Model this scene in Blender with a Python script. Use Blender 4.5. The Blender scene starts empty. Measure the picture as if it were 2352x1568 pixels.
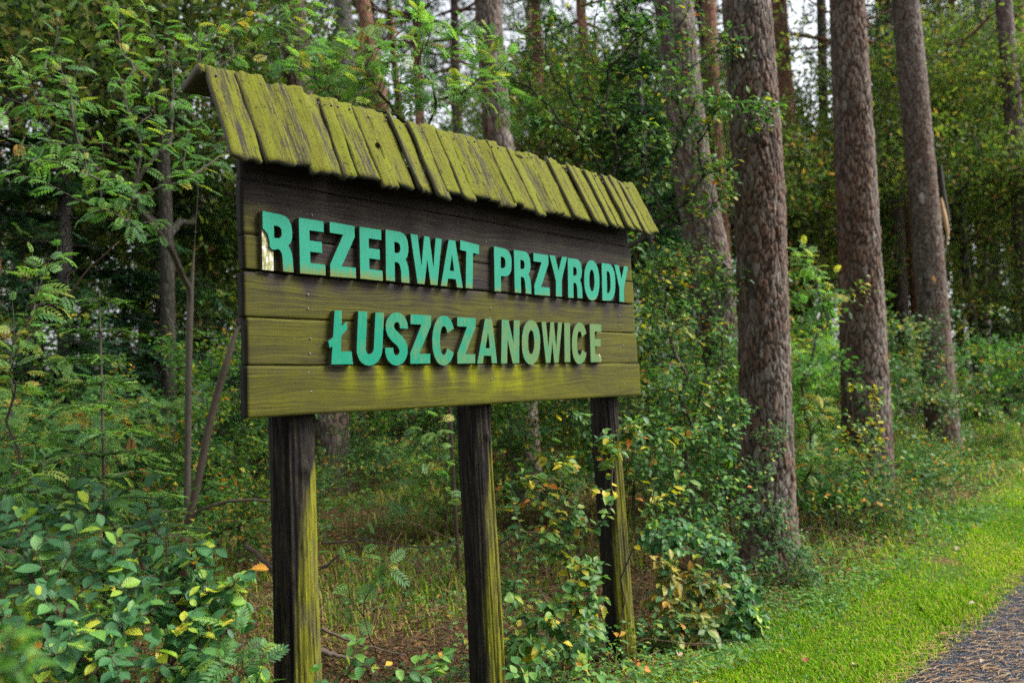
import bpy, math
import numpy as np
from mathutils import Vector, Matrix
SC = bpy.context.scene
COL = SC.collection

# ------------------------------------------------------------------ camera
F, CX, CY = 1829.0, 1176.0, 784.0            # focal length and centre, in units of a 2352 px wide frame
EYE = np.array([0.0, 0.0, 1.6])
_w = np.array([-.0475, 1.0, -121 / F]); _w /= np.linalg.norm(_w)
_f = np.array([0, 0, -1.0]); _Y = _f - _w * (_f @ _w); _Y /= np.linalg.norm(_Y)
RC = np.array([np.cross(_Y, _w), _Y, _w])    # camera axes in world axes
cam = bpy.data.cameras.new('camera'); camo = bpy.data.objects.new('camera', cam); COL.objects.link(camo)
m4 = Matrix.Identity(4)
for i in range(3):
    for j in range(3): m4[i][j] = RC[i, j]
    m4[i][3] = EYE[i]
camo.matrix_world = m4
cam.sensor_width = 36.0; cam.lens = 36.0 * F / 2352
cam.clip_start = .05; cam.clip_end = 500
cam.dof.use_dof = True; cam.dof.focus_distance = 3.5; cam.dof.aperture_fstop = 1.9
SC.camera = camo

# ------------------------------------------------------------------ sky, sun, exposure
SUN_AZ, SUN_EL = math.radians(92), math.radians(44)      # azimuth clockwise from the view direction
W = bpy.data.worlds.new('World'); SC.world = W; W.use_nodes = True
nt = W.node_tree; nt.nodes.clear()
sky = nt.nodes.new('ShaderNodeTexSky'); sky.sky_type = 'NISHITA'; sky.sun_disc = False
sky.sun_elevation = SUN_EL; sky.sun_rotation = SUN_AZ
sky.air_density = 1.0; sky.dust_density = 4.0; sky.ozone_density = 1.0
hs = nt.nodes.new('ShaderNodeHueSaturation'); hs.inputs['Saturation'].default_value = .22   # thin overcast: nearly white
bg = nt.nodes.new('ShaderNodeBackground'); bg.inputs['Strength'].default_value = .15
wo = nt.nodes.new('ShaderNodeOutputWorld')
nt.links.new(sky.outputs[0], hs.inputs['Color']); nt.links.new(hs.outputs[0], bg.inputs[0]); nt.links.new(bg.outputs[0], wo.inputs[0])
sl = bpy.data.lights.new('sun', 'SUN'); slo = bpy.data.objects.new('sun', sl); COL.objects.link(slo)
sl.energy = 1.5; sl.angle = math.radians(20); sl.color = (1.0, .95, .87)
sdir = Vector((math.sin(SUN_AZ) * math.cos(SUN_EL), math.cos(SUN_AZ) * math.cos(SUN_EL), math.sin(SUN_EL)))
slo.rotation_euler = sdir.to_track_quat('Z', 'Y').to_euler(); slo.location = (0, 0, 30)
SC.view_settings.view_transform = 'Standard'; SC.view_settings.look = 'None'
SC.view_settings.exposure = 1.42; SC.view_settings.gamma = 1.0; SC.view_settings.use_curve_mapping = False
SC.render.engine = 'CYCLES'
cy = SC.cycles
cy.max_bounces = 6; cy.diffuse_bounces = 4; cy.glossy_bounces = 2; cy.transmission_bounces = 4; cy.transparent_max_bounces = 4
cy.caustics_reflective = False; cy.caustics_refractive = False
cy.use_denoising = False
cy.sample_clamp_indirect = 6

# ------------------------------------------------------------------ geometry helpers
def ray(px, py): return RC @ np.array([px - CX, CY - py, -F])
def at(px, py, dep):
    d = ray(px, py); return EYE + d * (dep / d[1])
def unit(v):
    v = np.asarray(v, float); return v / (np.linalg.norm(v, axis=-1, keepdims=True) + 1e-12)
BD = np.array([.67700972, .73597407, 0.0])       # along the sign and the path
NV = np.array([-BD[1], BD[0], 0.0])              # into the forest
PE = np.array([1.99, 4.27, 0.0])                 # a point of the path's edge
PD = unit(np.array([.7207, .6933, 0.0])); PN = np.array([-PD[1], PD[0], 0])
def path_v(x, y):                                # metres from the path's edge into the forest
    return (x - PE[0]) * PN[0] + (y - PE[1]) * PN[1]
def ground(x, y):
    x = np.asarray(x, float); y = np.asarray(y, float)
    r = np.clip(y - 5, 0, None)
    z = .8 * (1 - np.exp(-r * .075 / .8))
    v = path_v(x, y)
    k = np.clip((v - .9) / 1.2, 0, 1)
    z = z + k * (.035 * np.sin(1.7 * x + .6 * y) * np.sin(1.3 * y - .4 * x + 1) + .02 * np.sin(4.1 * x + 2.0) * np.sin(3.7 * y))
    return z
def on_ground(x, y): return np.array([x, y, float(ground(x, y))])
def proj(P):
    c = (np.asarray(P) - EYE) @ RC
    zz = np.where(c[..., 2] < -.05, -c[..., 2], 1e-3)
    return CX + F * c[..., 0] / zz, CY - F * c[..., 1] / zz, np.where(c[..., 2] < -.05, zz, 1e6)

def sn(x, y, seed, n=5, f0=1.0):                 # smooth noise, a sum of sines, about -1..1
    r = np.random.RandomState(seed); s = 0
    for i in range(n):
        a = r.uniform(0, 2 * math.pi); f = f0 * r.uniform(.6, 1.9)
        s = s + np.sin(f * (x * math.cos(a) + y * math.sin(a)) + r.uniform(0, 6.28))
    return s / math.sqrt(n) * .75

def sn3(x, y, z, seed, n=7):
    r = np.random.RandomState(seed); s = 0
    for i in range(n):
        d = unit(r.normal(size=3)) * r.uniform(.55, 1.5); s = s + np.sin(x * d[0] + y * d[1] + z * d[2] + r.uniform(0, 6.28))
    return s / math.sqrt(n) * .75

def mesh_of(name, V, faces, mats=(), attrs=None, mat_idx=None, smooth=False):
    """faces: list of int arrays, each (m,3) or (m,4)."""
    me = bpy.data.meshes.new(name)
    V = np.ascontiguousarray(V, np.float32)
    faces = [np.asarray(f, np.int32) for f in faces if len(f)]
    nl = sum(f.size for f in faces); nf = sum(len(f) for f in faces)
    me.vertices.add(len(V)); me.vertices.foreach_set('co', V.ravel())
    me.loops.add(nl); me.loops.foreach_set('vertex_index', np.concatenate([f.ravel() for f in faces]))
    me.polygons.add(nf)
    tot = np.concatenate([np.full(len(f), f.shape[1], np.int32) for f in faces])
    st = np.concatenate([[0], np.cumsum(tot)[:-1]]).astype(np.int32)
    me.polygons.foreach_set('loop_start', st)
    try: me.polygons.foreach_set('loop_total', tot)
    except Exception: pass
    if mat_idx is not None: me.polygons.foreach_set('material_index', np.asarray(mat_idx, np.int32))
    for m in mats: me.materials.append(m)
    for k, a in (attrs or {}).items():
        a = np.asarray(a, np.float32)
        if a.ndim == 1:
            at_ = me.attributes.new(k, 'FLOAT', 'POINT'); at_.data.foreach_set('value', a)
        else:
            at_ = me.attributes.new(k, 'FLOAT_COLOR', 'POINT')
            at_.data.foreach_set('color', np.ascontiguousarray(np.c_[a, np.ones(len(a))], np.float32).ravel())
    me.update(calc_edges=True)
    if smooth: me.polygons.foreach_set('use_smooth', np.ones(nf, bool))
    return me
def link(name, me, parent=None, loc=None):
    o = bpy.data.objects.new(name, me); COL.objects.link(o)
    if parent is not None: o.parent = parent
    if loc is not None: o.location = loc
    return o
def tag(o, label=None, cat=None, group=None, kind=None):
    if label: o['label'] = label
    if cat: o['category'] = cat
    if group: o['group'] = group
    if kind: o['kind'] = kind
    return o
def thing(name, label, cat, loc=(0, 0, 0), rz=0, group=None):
    o = bpy.data.objects.new(name, None); COL.objects.link(o); o.empty_display_size = .1
    o.location = loc; o.rotation_euler = (0, 0, rz)
    return tag(o, label, cat, group)
def copy_thing(src, loc, rz, scale=1.0, label=None, group=None):
    c = src.copy(); COL.objects.link(c); c.location = loc; c.rotation_euler = (0, 0, rz); c.scale = (scale,) * 3
    if label: c['label'] = label
    if group: c['group'] = group
    for ch in list(src.children):
        k = ch.copy(); COL.objects.link(k); k.parent = c
        for g in list(ch.children):
            q = g.copy(); COL.objects.link(q); q.parent = k
    return c

class Bag:                                        # collects triangles and quads into one mesh
    def __init__(s): s.V = []; s.T = []; s.Q = []; s.A = []; s.n = 0
    def add(s, V, T=None, Q=None, a=None):
        V = np.asarray(V, float)
        if T is not None and len(T): s.T.append(np.asarray(T) + s.n)
        if Q is not None and len(Q): s.Q.append(np.asarray(Q) + s.n)
        s.V.append(V); s.n += len(V)
        s.A.append(np.full(len(V), 0.0) if a is None else np.broadcast_to(np.asarray(a, float), (len(V),)))
    def mesh(s, name, mats, smooth=False):
        fs = []
        if s.T: fs.append(np.concatenate(s.T))
        if s.Q: fs.append(np.concatenate(s.Q))
        return mesh_of(name, np.concatenate(s.V), fs, mats, {'tint': np.concatenate(s.A)}, smooth=smooth)

def frames(P):
    T = np.gradient(P, axis=0); T = unit(T)
    up = np.array([0, 0, 1.0]) if abs(T[0][2]) < .9 else np.array([1.0, 0, 0])
    N = np.zeros_like(P); n = unit(np.cross(np.cross(T[0], up), T[0]))
    for i in range(len(P)):
        n = n - T[i] * (n @ T[i]); n = unit(n); N[i] = n
    return T, N, np.cross(T, N)
def tube(bag, P, R, seg=6, cap=True, a=None):
    P = np.asarray(P, float); R = np.broadcast_to(np.asarray(R, float), (len(P),))
    if len(P) < 2: return
    T, N, B = frames(P)
    th = np.linspace(0, 2 * math.pi, seg, endpoint=False)
    V = (P[:, None] + R[:, None, None] * (np.cos(th)[None, :, None] * N[:, None] + np.sin(th)[None, :, None] * B[:, None])).reshape(-1, 3)
    i = np.arange(len(P) - 1)[:, None] * seg; j = np.arange(seg)[None]; j2 = (j + 1) % seg
    Q = np.stack([i + j, i + j2, i + seg + j2, i + seg + j], -1).reshape(-1, 4)
    T3 = None
    if cap:
        c = len(V); V = np.vstack([V, P[-1:]]); b = (len(P) - 1) * seg
        T3 = np.stack([b + np.arange(seg), b + (np.arange(seg) + 1) % seg, np.full(seg, c)], -1)
    bag.add(V, T3, Q, a)

# ------------------------------------------------------------------ materials
def newmat(name):
    m = bpy.data.materials.new(name); m.use_nodes = True
    nt = m.node_tree; nt.nodes.clear()
    out = nt.nodes.new('ShaderNodeOutputMaterial'); b = nt.nodes.new('ShaderNodeBsdfPrincipled')
    nt.links.new(b.outputs[0], out.inputs[0])
    return m, nt, b, out
def N(nt, t, ins=None, **kw):
    n = nt.nodes.new('ShaderNode' + t)
    for k, v in kw.items(): setattr(n, k, v)
    for k, v in (ins or {}).items():
        s = n.inputs[k]
        if hasattr(v, 'links') or isinstance(v, bpy.types.NodeSocket): nt.links.new(v, s)
        else: s.default_value = v
    return n
def ramp(nt, fac, stops, mode='LINEAR'):
    n = nt.nodes.new('ShaderNodeValToRGB'); cr = n.color_ramp; cr.interpolation = mode
    while len(cr.elements) < len(stops): cr.elements.new(.5)
    for e, (p, c) in zip(cr.elements, stops): e.position = p; e.color = (*c, 1) if len(c) == 3 else c
    nt.links.new(fac, n.inputs[0]); return n.outputs[0]
def math_(nt, op, a, b=None, clamp=False):
    n = nt.nodes.new('ShaderNodeMath'); n.operation = op; n.use_clamp = clamp
    for i, v in enumerate((a, b)):
        if v is None: continue
        if isinstance(v, (int, float)): n.inputs[i].default_value = v
        else: nt.links.new(v, n.inputs[i])
    return n.outputs[0]
def mixc(nt, f, a, b, blend='MIX'):
    n = nt.nodes.new('ShaderNodeMix'); n.data_type = 'RGBA'; n.blend_type = blend
    for i, v in ((0, f), (6, a), (7, b)):
        if isinstance(v, (int, float)): n.inputs[i].default_value = v
        elif isinstance(v, tuple): n.inputs[i].default_value = (*v, 1) if len(v) == 3 else v
        else: nt.links.new(v, n.inputs[i])
    return n.outputs[2]
def attr(nt, name): return N(nt, 'Attribute', attribute_name=name)
def noise(nt, vec, scale, detail=3, rough=.55, dims=None):
    n = N(nt, 'TexNoise', {'Scale': scale, 'Detail': detail, 'Roughness': rough})
    if vec is not None: nt.links.new(vec, n.inputs['Vector'])
    return n.outputs[0]
def scaled(nt, vec, s):
    n = N(nt, 'Mapping'); nt.links.new(vec, n.inputs['Vector']); n.inputs['Scale'].default_value = s; return n.outputs[0]
def objco(nt): return N(nt, 'TexCoord').outputs['Object']
def bump(nt, b, h, strength, dist):
    n = N(nt, 'Bump', {'Strength': strength, 'Distance': dist}); nt.links.new(h, n.inputs['Height']); nt.links.new(n.outputs[0], b.inputs['Normal'])

def leaf_mats(name, stops, rough=.45, trans=.35, spec=.3, veins=0):
    """Two versions: tint read from the mesh, and tint read from the object's colour (leaves that are objects)."""
    res = []
    for mode in ('mesh', 'single'):
        m, nt, b, out = newmat(name + '_' + mode)
        if mode == 'mesh': t = attr(nt, 'tint').outputs['Fac']
        else: t = N(nt, 'SeparateColor', {'Color': N(nt, 'ObjectInfo').outputs['Color']}).outputs[0]
        c = ramp(nt, t, stops)
        nz = noise(nt, N(nt, 'TexCoord').outputs['Object'], 23 if mode == 'mesh' else 2.2, 3)
        c = mixc(nt, .55, c, mixc(nt, nz, (.45, .45, .45), (1.45, 1.45, 1.35)), 'MULTIPLY')
        if veins and mode == 'single':              # paired side veins running forward from the midrib
            q = N(nt, 'SeparateXYZ', {0: objco(nt)})
            ay = math_(nt, 'ABSOLUTE', q.outputs[1]); w_ = math_(nt, 'SINE', math_(nt, 'MULTIPLY', math_(nt, 'SUBTRACT', q.outputs[0], math_(nt, 'MULTIPLY', ay, .62)), 6.2832 * veins))
            vv = ramp(nt, math_(nt, 'ADD', math_(nt, 'MULTIPLY', w_, .5), .5), [(0, (.62, .66, .60)), (.6, (1.05, 1.05, 1.0)), (1, (1.25, 1.25, 1.1))])
            c = mixc(nt, .85, c, vv, 'MULTIPLY')
            rib = ramp(nt, ay, [(0, (1.5, 1.45, 1.2)), (.025, (1, 1, 1))]); c = mixc(nt, .8, c, rib, 'MULTIPLY')
        nt.links.new(c, b.inputs['Base Color'])
        b.inputs['Roughness'].default_value = rough; b.inputs['Specular IOR Level'].default_value = spec
        tr = N(nt, 'BsdfTranslucent'); c2 = mixc(nt, 1.0, c, (1.25, 1.45, .55), 'MULTIPLY'); nt.links.new(c2, tr.inputs['Color'])
        mx = N(nt, 'MixShader', {0: trans}); nt.links.new(b.outputs[0], mx.inputs[1]); nt.links.new(tr.outputs[0], mx.inputs[2])
        nt.links.new(mx.outputs[0], out.inputs[0])
        res.append(m)
    return res
L_HORN = leaf_mats('hornbeam_leaf', [(0, (0.0366, 0.1159, 0.0549)), (.5, (0.0732, 0.2013, 0.0793)), (.70, (0.1403, 0.3050, 0.0732)), (.80, (0.3660, 0.5124, 0.0610)), (.92, (0.5500, 0.5490, 0.0610)), (1, (0.5124, 0.2440, 0.0366))], veins=11)
L_ROWAN = leaf_mats('rowan_leaf', [(0, (.065, .16, .065)), (.5, (.12, .265, .09)), (.75, (.20, .34, .08)), (.86, (.38, .38, .08)), (.95, (.45, .29, .06)), (1, (.36, .17, .05))], trans=.5)
L_SALLOW = leaf_mats('sallow_leaf', [(0, (0.033, 0.101, 0.035)), (.5, (0.082, 0.195, 0.056)), (.75, (0.164, 0.276, 0.047)), (.86, (0.473, 0.390, 0.040)), (.95, (0.500, 0.422, 0.027)), (1, (0.500, 0.162, 0.027))], veins=7)
L_OAK = leaf_mats('oak_leaf', [(0, (.035, .075, .026)), (.45, (.095, .155, .040)), (.78, (.21, .235, .055)), (.92, (.27, .19, .06)), (1, (.25, .13, .06))], rough=.55, trans=.5, spec=.15)
L_UNDER = leaf_mats('undergrowth_leaf', [(0, (0.027, 0.083, 0.035)), (.5, (0.074, 0.190, 0.063)), (.8, (0.166, 0.314, 0.069)), (.92, (0.500, 0.429, 0.069)), (1, (0.500, 0.198, 0.041))], veins=7, spec=.15)
L_YELL = leaf_mats('yellowing_leaf', [(0, (.05, .13, .06)), (.3, (.11, .20, .07)), (.5, (.20, .24, .065)), (.8, (.33, .30, .06)), (1, (.36, .20, .04))], veins=11)
L_SPR = leaf_mats('spruce_needle', [(0, (0.015, 0.045, 0.024)), (.5, (0.030, 0.090, 0.033)), (.85, (0.083, 0.195, 0.030)), (1, (0.135, 0.285, 0.030))], rough=.5, trans=.15)
L_PINE = leaf_mats('pine_needle', [(0, (0.021, 0.055, 0.026)), (.6, (0.046, 0.098, 0.039)), (1, (0.117, 0.130, 0.039))], rough=.5, trans=.2)
L_FRONT = leaf_mats('cherry_leaf', [(0, (.05, .17, .03)), (.5, (.12, .28, .04)), (.8, (.32, .36, .05)), (1, (.55, .40, .06))], trans=.45)
GRASS = leaf_mats('grass_blade', [(0, (.05, .15, .010)), (.45, (.15, .34, .010)), (.75, (.31, .44, .025)), (.88, (.44, .39, .11)), (1, (.40, .28, .14))], rough=.65, spec=.04, trans=.35)[0]
STRAW = leaf_mats('dry_stalk', [(0, (.15, .075, .032)), (.5, (.25, .14, .06)), (1, (.11, .05, .026))], rough=.7, trans=.1)[0]

def simple(name, col, rough=.8, spec=.3, var=.5, scale=8, bump_=0):
    m, nt, b, out = newmat(name)
    nz = noise(nt, objco(nt), scale, 5)
    c = mixc(nt, nz, tuple(x * (1 - var) for x in col), tuple(x * (1 + var) for x in col))
    nt.links.new(c, b.inputs['Base Color']); b.inputs['Roughness'].default_value = rough; b.inputs['Specular IOR Level'].default_value = spec
    if bump_: bump(nt, b, nz, .6, bump_)
    return m
TWIG = simple('twig_bark', (.055, .042, .030), var=.5, scale=20)
TWIG_GREY = simple('grey_smooth_bark', (.066, .057, .043), var=.45, scale=9, bump_=.004)
TWIG_RED = simple('reddish_twig', (.060, .032, .022), var=.4, scale=20)
DEADWOOD = simple('dead_wood', (.075, .056, .042), var=.55, scale=14, bump_=.004)
MOSSBARK = simple('mossy_dark_bark', (.026, .025, .015), var=.55, scale=10, bump_=.006)

def bark_mat(name, tint=None):
    m, nt, b, out = newmat(name)
    c = attr(nt, 'col').outputs['Color']
    nz = noise(nt, scaled(nt, objco(nt), (1, 1, .45)), 55, 5, .65)
    c = mixc(nt, .75, c, mixc(nt, nz, (.35, .35, .35), (1.6, 1.6, 1.6)), 'MULTIPLY')
    nt.links.new(c, b.inputs['Base Color']); b.inputs['Roughness'].default_value = .85; b.inputs['Specular IOR Level'].default_value = .3
    bump(nt, b, nz, .7, .006)
    return m
BARK = bark_mat('pine_bark')
def far_bark(name, cols, scale):
    m, nt, b, out = newmat(name)
    co = scaled(nt, objco(nt), (1, 1, .4))
    v = N(nt, 'TexVoronoi', {'Scale': scale}, feature='DISTANCE_TO_EDGE'); nt.links.new(co, v.inputs['Vector'])
    vc = N(nt, 'TexVoronoi', {'Scale': scale}); nt.links.new(co, vc.inputs['Vector'])
    rnd = N(nt, 'SeparateColor', {'Color': vc.outputs['Color']}).outputs[0]
    c = ramp(nt, rnd, [(0, cols[0]), (.5, cols[1]), (1, cols[2])])
    e = ramp(nt, v.outputs['Distance'], [(0, (.35, .33, .32)), (.14, (1, 1, 1))])
    c = mixc(nt, 1.0, c, e, 'MULTIPLY')
    nt.links.new(c, b.inputs['Base Color']); b.inputs['Roughness'].default_value = .85
    bump(nt, b, v.outputs['Distance'], .9, .03)
    return m
FB_PINE = far_bark('far_pine_bark', [(.07, .045, .038), (.12, .08, .068), (.18, .14, .13)], 16)
FB_ORANGE = far_bark('orange_pine_bark', [(.17, .075, .042), (.24, .11, .062), (.30, .16, .10)], 13)
FB_GREY = far_bark('grey_spruce_bark', [(.055, .048, .044), (.085, .075, .07), (.14, .13, .125)], 42)

# ------------------------------------------------------------------ ground, path
def ground_mat():
    m, nt, b, out = newmat('forest_floor')
    co = N(nt, 'TexCoord').outputs['Object']
    n1 = noise(nt, co, 1.1, 4); n2 = noise(nt, co, 34, 5, .7); n3 = noise(nt, co, 6, 4)
    litter = ramp(nt, n2, [(.25, (.030, .018, .010)), (.5, (.085, .050, .025)), (.75, (.17, .11, .055))])
    moss = ramp(nt, n2, [(.2, (.018, .028, .006)), (.55, (.055, .080, .014)), (.8, (.12, .14, .03))])
    f = ramp(nt, math_(nt, 'ADD', math_(nt, 'MULTIPLY', n1, .7), math_(nt, 'MULTIPLY', n3, .4)), [(.50, (0, 0, 0)), (.68, (1, 1, 1))])
    c = mixc(nt, f, litter, moss)
    nt.links.new(c, b.inputs['Base Color']); b.inputs['Roughness'].default_value = .95; b.inputs['Specular IOR Level'].default_value = .05
    bump(nt, b, n2, .8, .03)
    return m
def verge_mat():
    m, nt, b, out = newmat('verge_soil')
    co = N(nt, 'TexCoord').outputs['Object']
    n2 = noise(nt, co, 40, 5, .7); n3 = noise(nt, co, 3.0, 4)
    a = ramp(nt, n2, [(.25, (.022, .045, .008)), (.55, (.07, .13, .018)), (.8, (.20, .24, .05))])
    d = ramp(nt, n2, [(.25, (.04, .025, .012)), (.55, (.14, .10, .04)), (.8, (.28, .2, .1))])
    c = mixc(nt, ramp(nt, n3, [(.5, (0, 0, 0)), (.72, (1, 1, 1))]), a, d)
    nt.links.new(c, b.inputs['Base Color']); b.inputs['Roughness'].default_value = .95; b.inputs['Specular IOR Level'].default_value = .05
    bump(nt, b, n2, .8, .03)
    return m
def path_mat():
    m, nt, b, out = newmat('path_cinder')
    co = N(nt, 'TexCoord').outputs['Object']
    v = N(nt, 'TexVoronoi', {'Scale': 120.0}); nt.links.new(co, v.inputs['Vector'])
    r = N(nt, 'SeparateColor', {'Color': v.outputs['Color']}).outputs[0]
    c = ramp(nt, r, [(0, (.008, .008, .011)), (.55, (.022, .024, .031)), (.88, (.058, .062, .076)), (1, (.19, .20, .22))])
    nt.links.new(c, b.inputs['Base Color']); b.inputs['Roughness'].default_value = .8; b.inputs['Specular IOR Level'].default_value = .15
    bump(nt, b, v.outputs['Distance'], .8, .008)
    return m
def sheet(name, mat, us, vs, lift):
    """A sheet laid along the path: us metres along it, vs metres from its edge into the forest."""
    U, Vv = np.meshgrid(us, vs, indexing='ij')
    P = PE[None, None] + U[..., None] * PD + Vv[..., None] * PN
    z = ground(P[..., 0], P[..., 1]) + lift
    V = np.stack([P[..., 0], P[..., 1], z], -1).reshape(-1, 3)
    n, k = U.shape; i = np.arange(n - 1)[:, None] * k; j = np.arange(k - 1)[None]
    Q = np.stack([i + j, i + k + j, i + k + j + 1, i + j + 1], -1).reshape(-1, 4)
    o = link(name, mesh_of(name, V, [Q[:, ::-1]], [mat], smooth=True)); tag(o, kind='structure'); return o
def spread(a, b, c, d, fine, n):                  # fine in b..c, stretching to a and d
    return np.unique(np.r_[b - np.geomspace(.3, b - a, n), np.arange(b, c, fine), c + np.geomspace(.3, d - c, n)])
sheet('ground', ground_mat(), spread(-150, -8, 14, 300, .15, 14), spread(-150, -4, 12, 300, .15, 14), 0)
sheet('grass_verge', verge_mat(), spread(-40, -6, 12, 120, .15, 10), np.linspace(-.02, 1.0, 9), .006)
_us = spread(-40, -4, 8, 120, .05, 10)
def path_sheet():
    vs = np.r_[np.linspace(-2.6, -.3, 10), np.linspace(-.2, .05, 6)]
    U, Vv = np.meshgrid(_us, vs, indexing='ij')
    Vv = Vv + (Vv > -.22) * (.075 * sn(U, U * 0, 5, 5, 3.5) + .03 * sn(U, U * 0, 6, 6, 14))
    P = PE[None, None] + U[..., None] * PD + Vv[..., None] * PN
    z = ground(P[..., 0], P[..., 1]) + .012
    V = np.stack([P[..., 0], P[..., 1], z], -1).reshape(-1, 3)
    n, k = U.shape; i = np.arange(n - 1)[:, None] * k; j = np.arange(k - 1)[None]
    Q = np.stack([i + j, i + k + j, i + k + j + 1, i + j + 1], -1).reshape(-1, 4)
    tag(link('path', mesh_of('path', V, [Q[:, ::-1]], [path_mat()], smooth=True)), kind='structure')
path_sheet()

# ------------------------------------------------------------------ the sign
SIGN_O = np.array([-.985096, 2.95, 1.5579])
SIGN = thing('reserve_sign', 'large mossy wooden sign with green letters and a shingled roof on three dark posts', 'sign', SIGN_O, math.atan2(BD[1], BD[0]))
def sign_uv(px, py, v):                           # where a pixel's ray meets the sign's plane at depth v: (u, z)
    d = ray(px, py); o = SIGN_O + NV * v
    t = ((o - EYE) @ NV) / (d @ NV); p = EYE + d * t - o
    return np.array([p @ BD, p[2]])

def quad_letters():
    k = 1 / 1.0884
    def c(x0, y0, s, pts): return [((x0 + x / s) * k, (y0 + y / s) * k) for x, y in pts]
    a = lambda p: c(600, 500, 7.84, p)
    b = lambda p: c(860, 520, 6.189, p)
    g = lambda p: c(1200, 590, 5.88, p)
    d = lambda p: c(800, 760, 6.533, p)
    e = lambda p: c(1120, 770, 5.6, p)
    # top left, top right, bottom left, bottom right
    return [('R', a([(440, 213), (1022, 330), (463, 1358), (1050, 1418)])), ('E', a([(1152, 345), (1632, 420), (1180, 1435), (1680, 1478)])), ('Z', a([(1758, 425), (2242, 512), (1772, 1495), (2276, 1532)])),
            ('E', b([(238, 288), (573, 340), (254, 1090), (602, 1128)])), ('R', b([(643, 333), (995, 395), (652, 1118), (1014, 1163)])), ('W', b([(1028, 398), (1512, 480), (1040, 1158), (1520, 1200)])),
            ('A', b([(1530, 475), (1808, 522), (1500, 1200), (1838, 1236)])), ('T', b([(1800, 497), (2090, 573), (1790, 1222), (2080, 1258)])),
            ('P', g([(205, 152), (463, 205), (216, 806), (468, 838)])), ('R', g([(497, 202), (740, 240), (513, 830), (757, 852)])), ('Z', g([(785, 248), (1002, 282), (803, 860), (1027, 880)])),
            ('Y', g([(1022, 280), (1280, 312), (1030, 880), (1284, 896)])), ('R', g([(1290, 322), (1496, 350), (1297, 906), (1507, 914)])), ('O', g([(1530, 340), (1752, 372), (1534, 938), (1760, 958)])),
            ('D', g([(1788, 395), (1985, 420), (1800, 946), (1992, 955)])), ('Y', g([(1974, 420), (2178, 452), (1984, 960), (2182, 972)])),
            ('L', d([(150, 100), (478, 112), (82, 985), (540, 980)])), ('U', d([(626, 115), (1046, 140), (588, 1000), (1006, 1006)])), ('S', d([(1078, 124), (1436, 148), (1060, 1000), (1432, 1002)])),
            ('Z', d([(1480, 165), (1816, 186), (1476, 973), (1798, 967)])), ('C', d([(1838, 178), (2206, 198), (1832, 1002), (2202, 998)])),
            ('Z', e([(130, 125), (386, 140), (132, 776), (381, 772)])), ('A', e([(430, 142), (700, 158), (410, 774), (688, 771)])), ('N', e([(753, 160), (1003, 172), (744, 774), (995, 771)])),
            ('O', e([(1036, 158), (1292, 176), (1032, 794), (1292, 784)])), ('W', e([(1308, 190), (1597, 202), (1316, 766), (1590, 762)])), ('I', e([(1628, 205), (1707, 209), (1634, 754), (1712, 752)])),
            ('C', e([(1738, 195), (1945, 208), (1733, 786), (1952, 778)])), ('E', e([(1983, 220), (2145, 229), (2000, 757), (2160, 750)]))]
FACE_V = -.026
LET = []
for ch, q in quad_letters(): LET.append((ch, [sign_uv(x, y, FACE_V) for x, y in q]))

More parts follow.
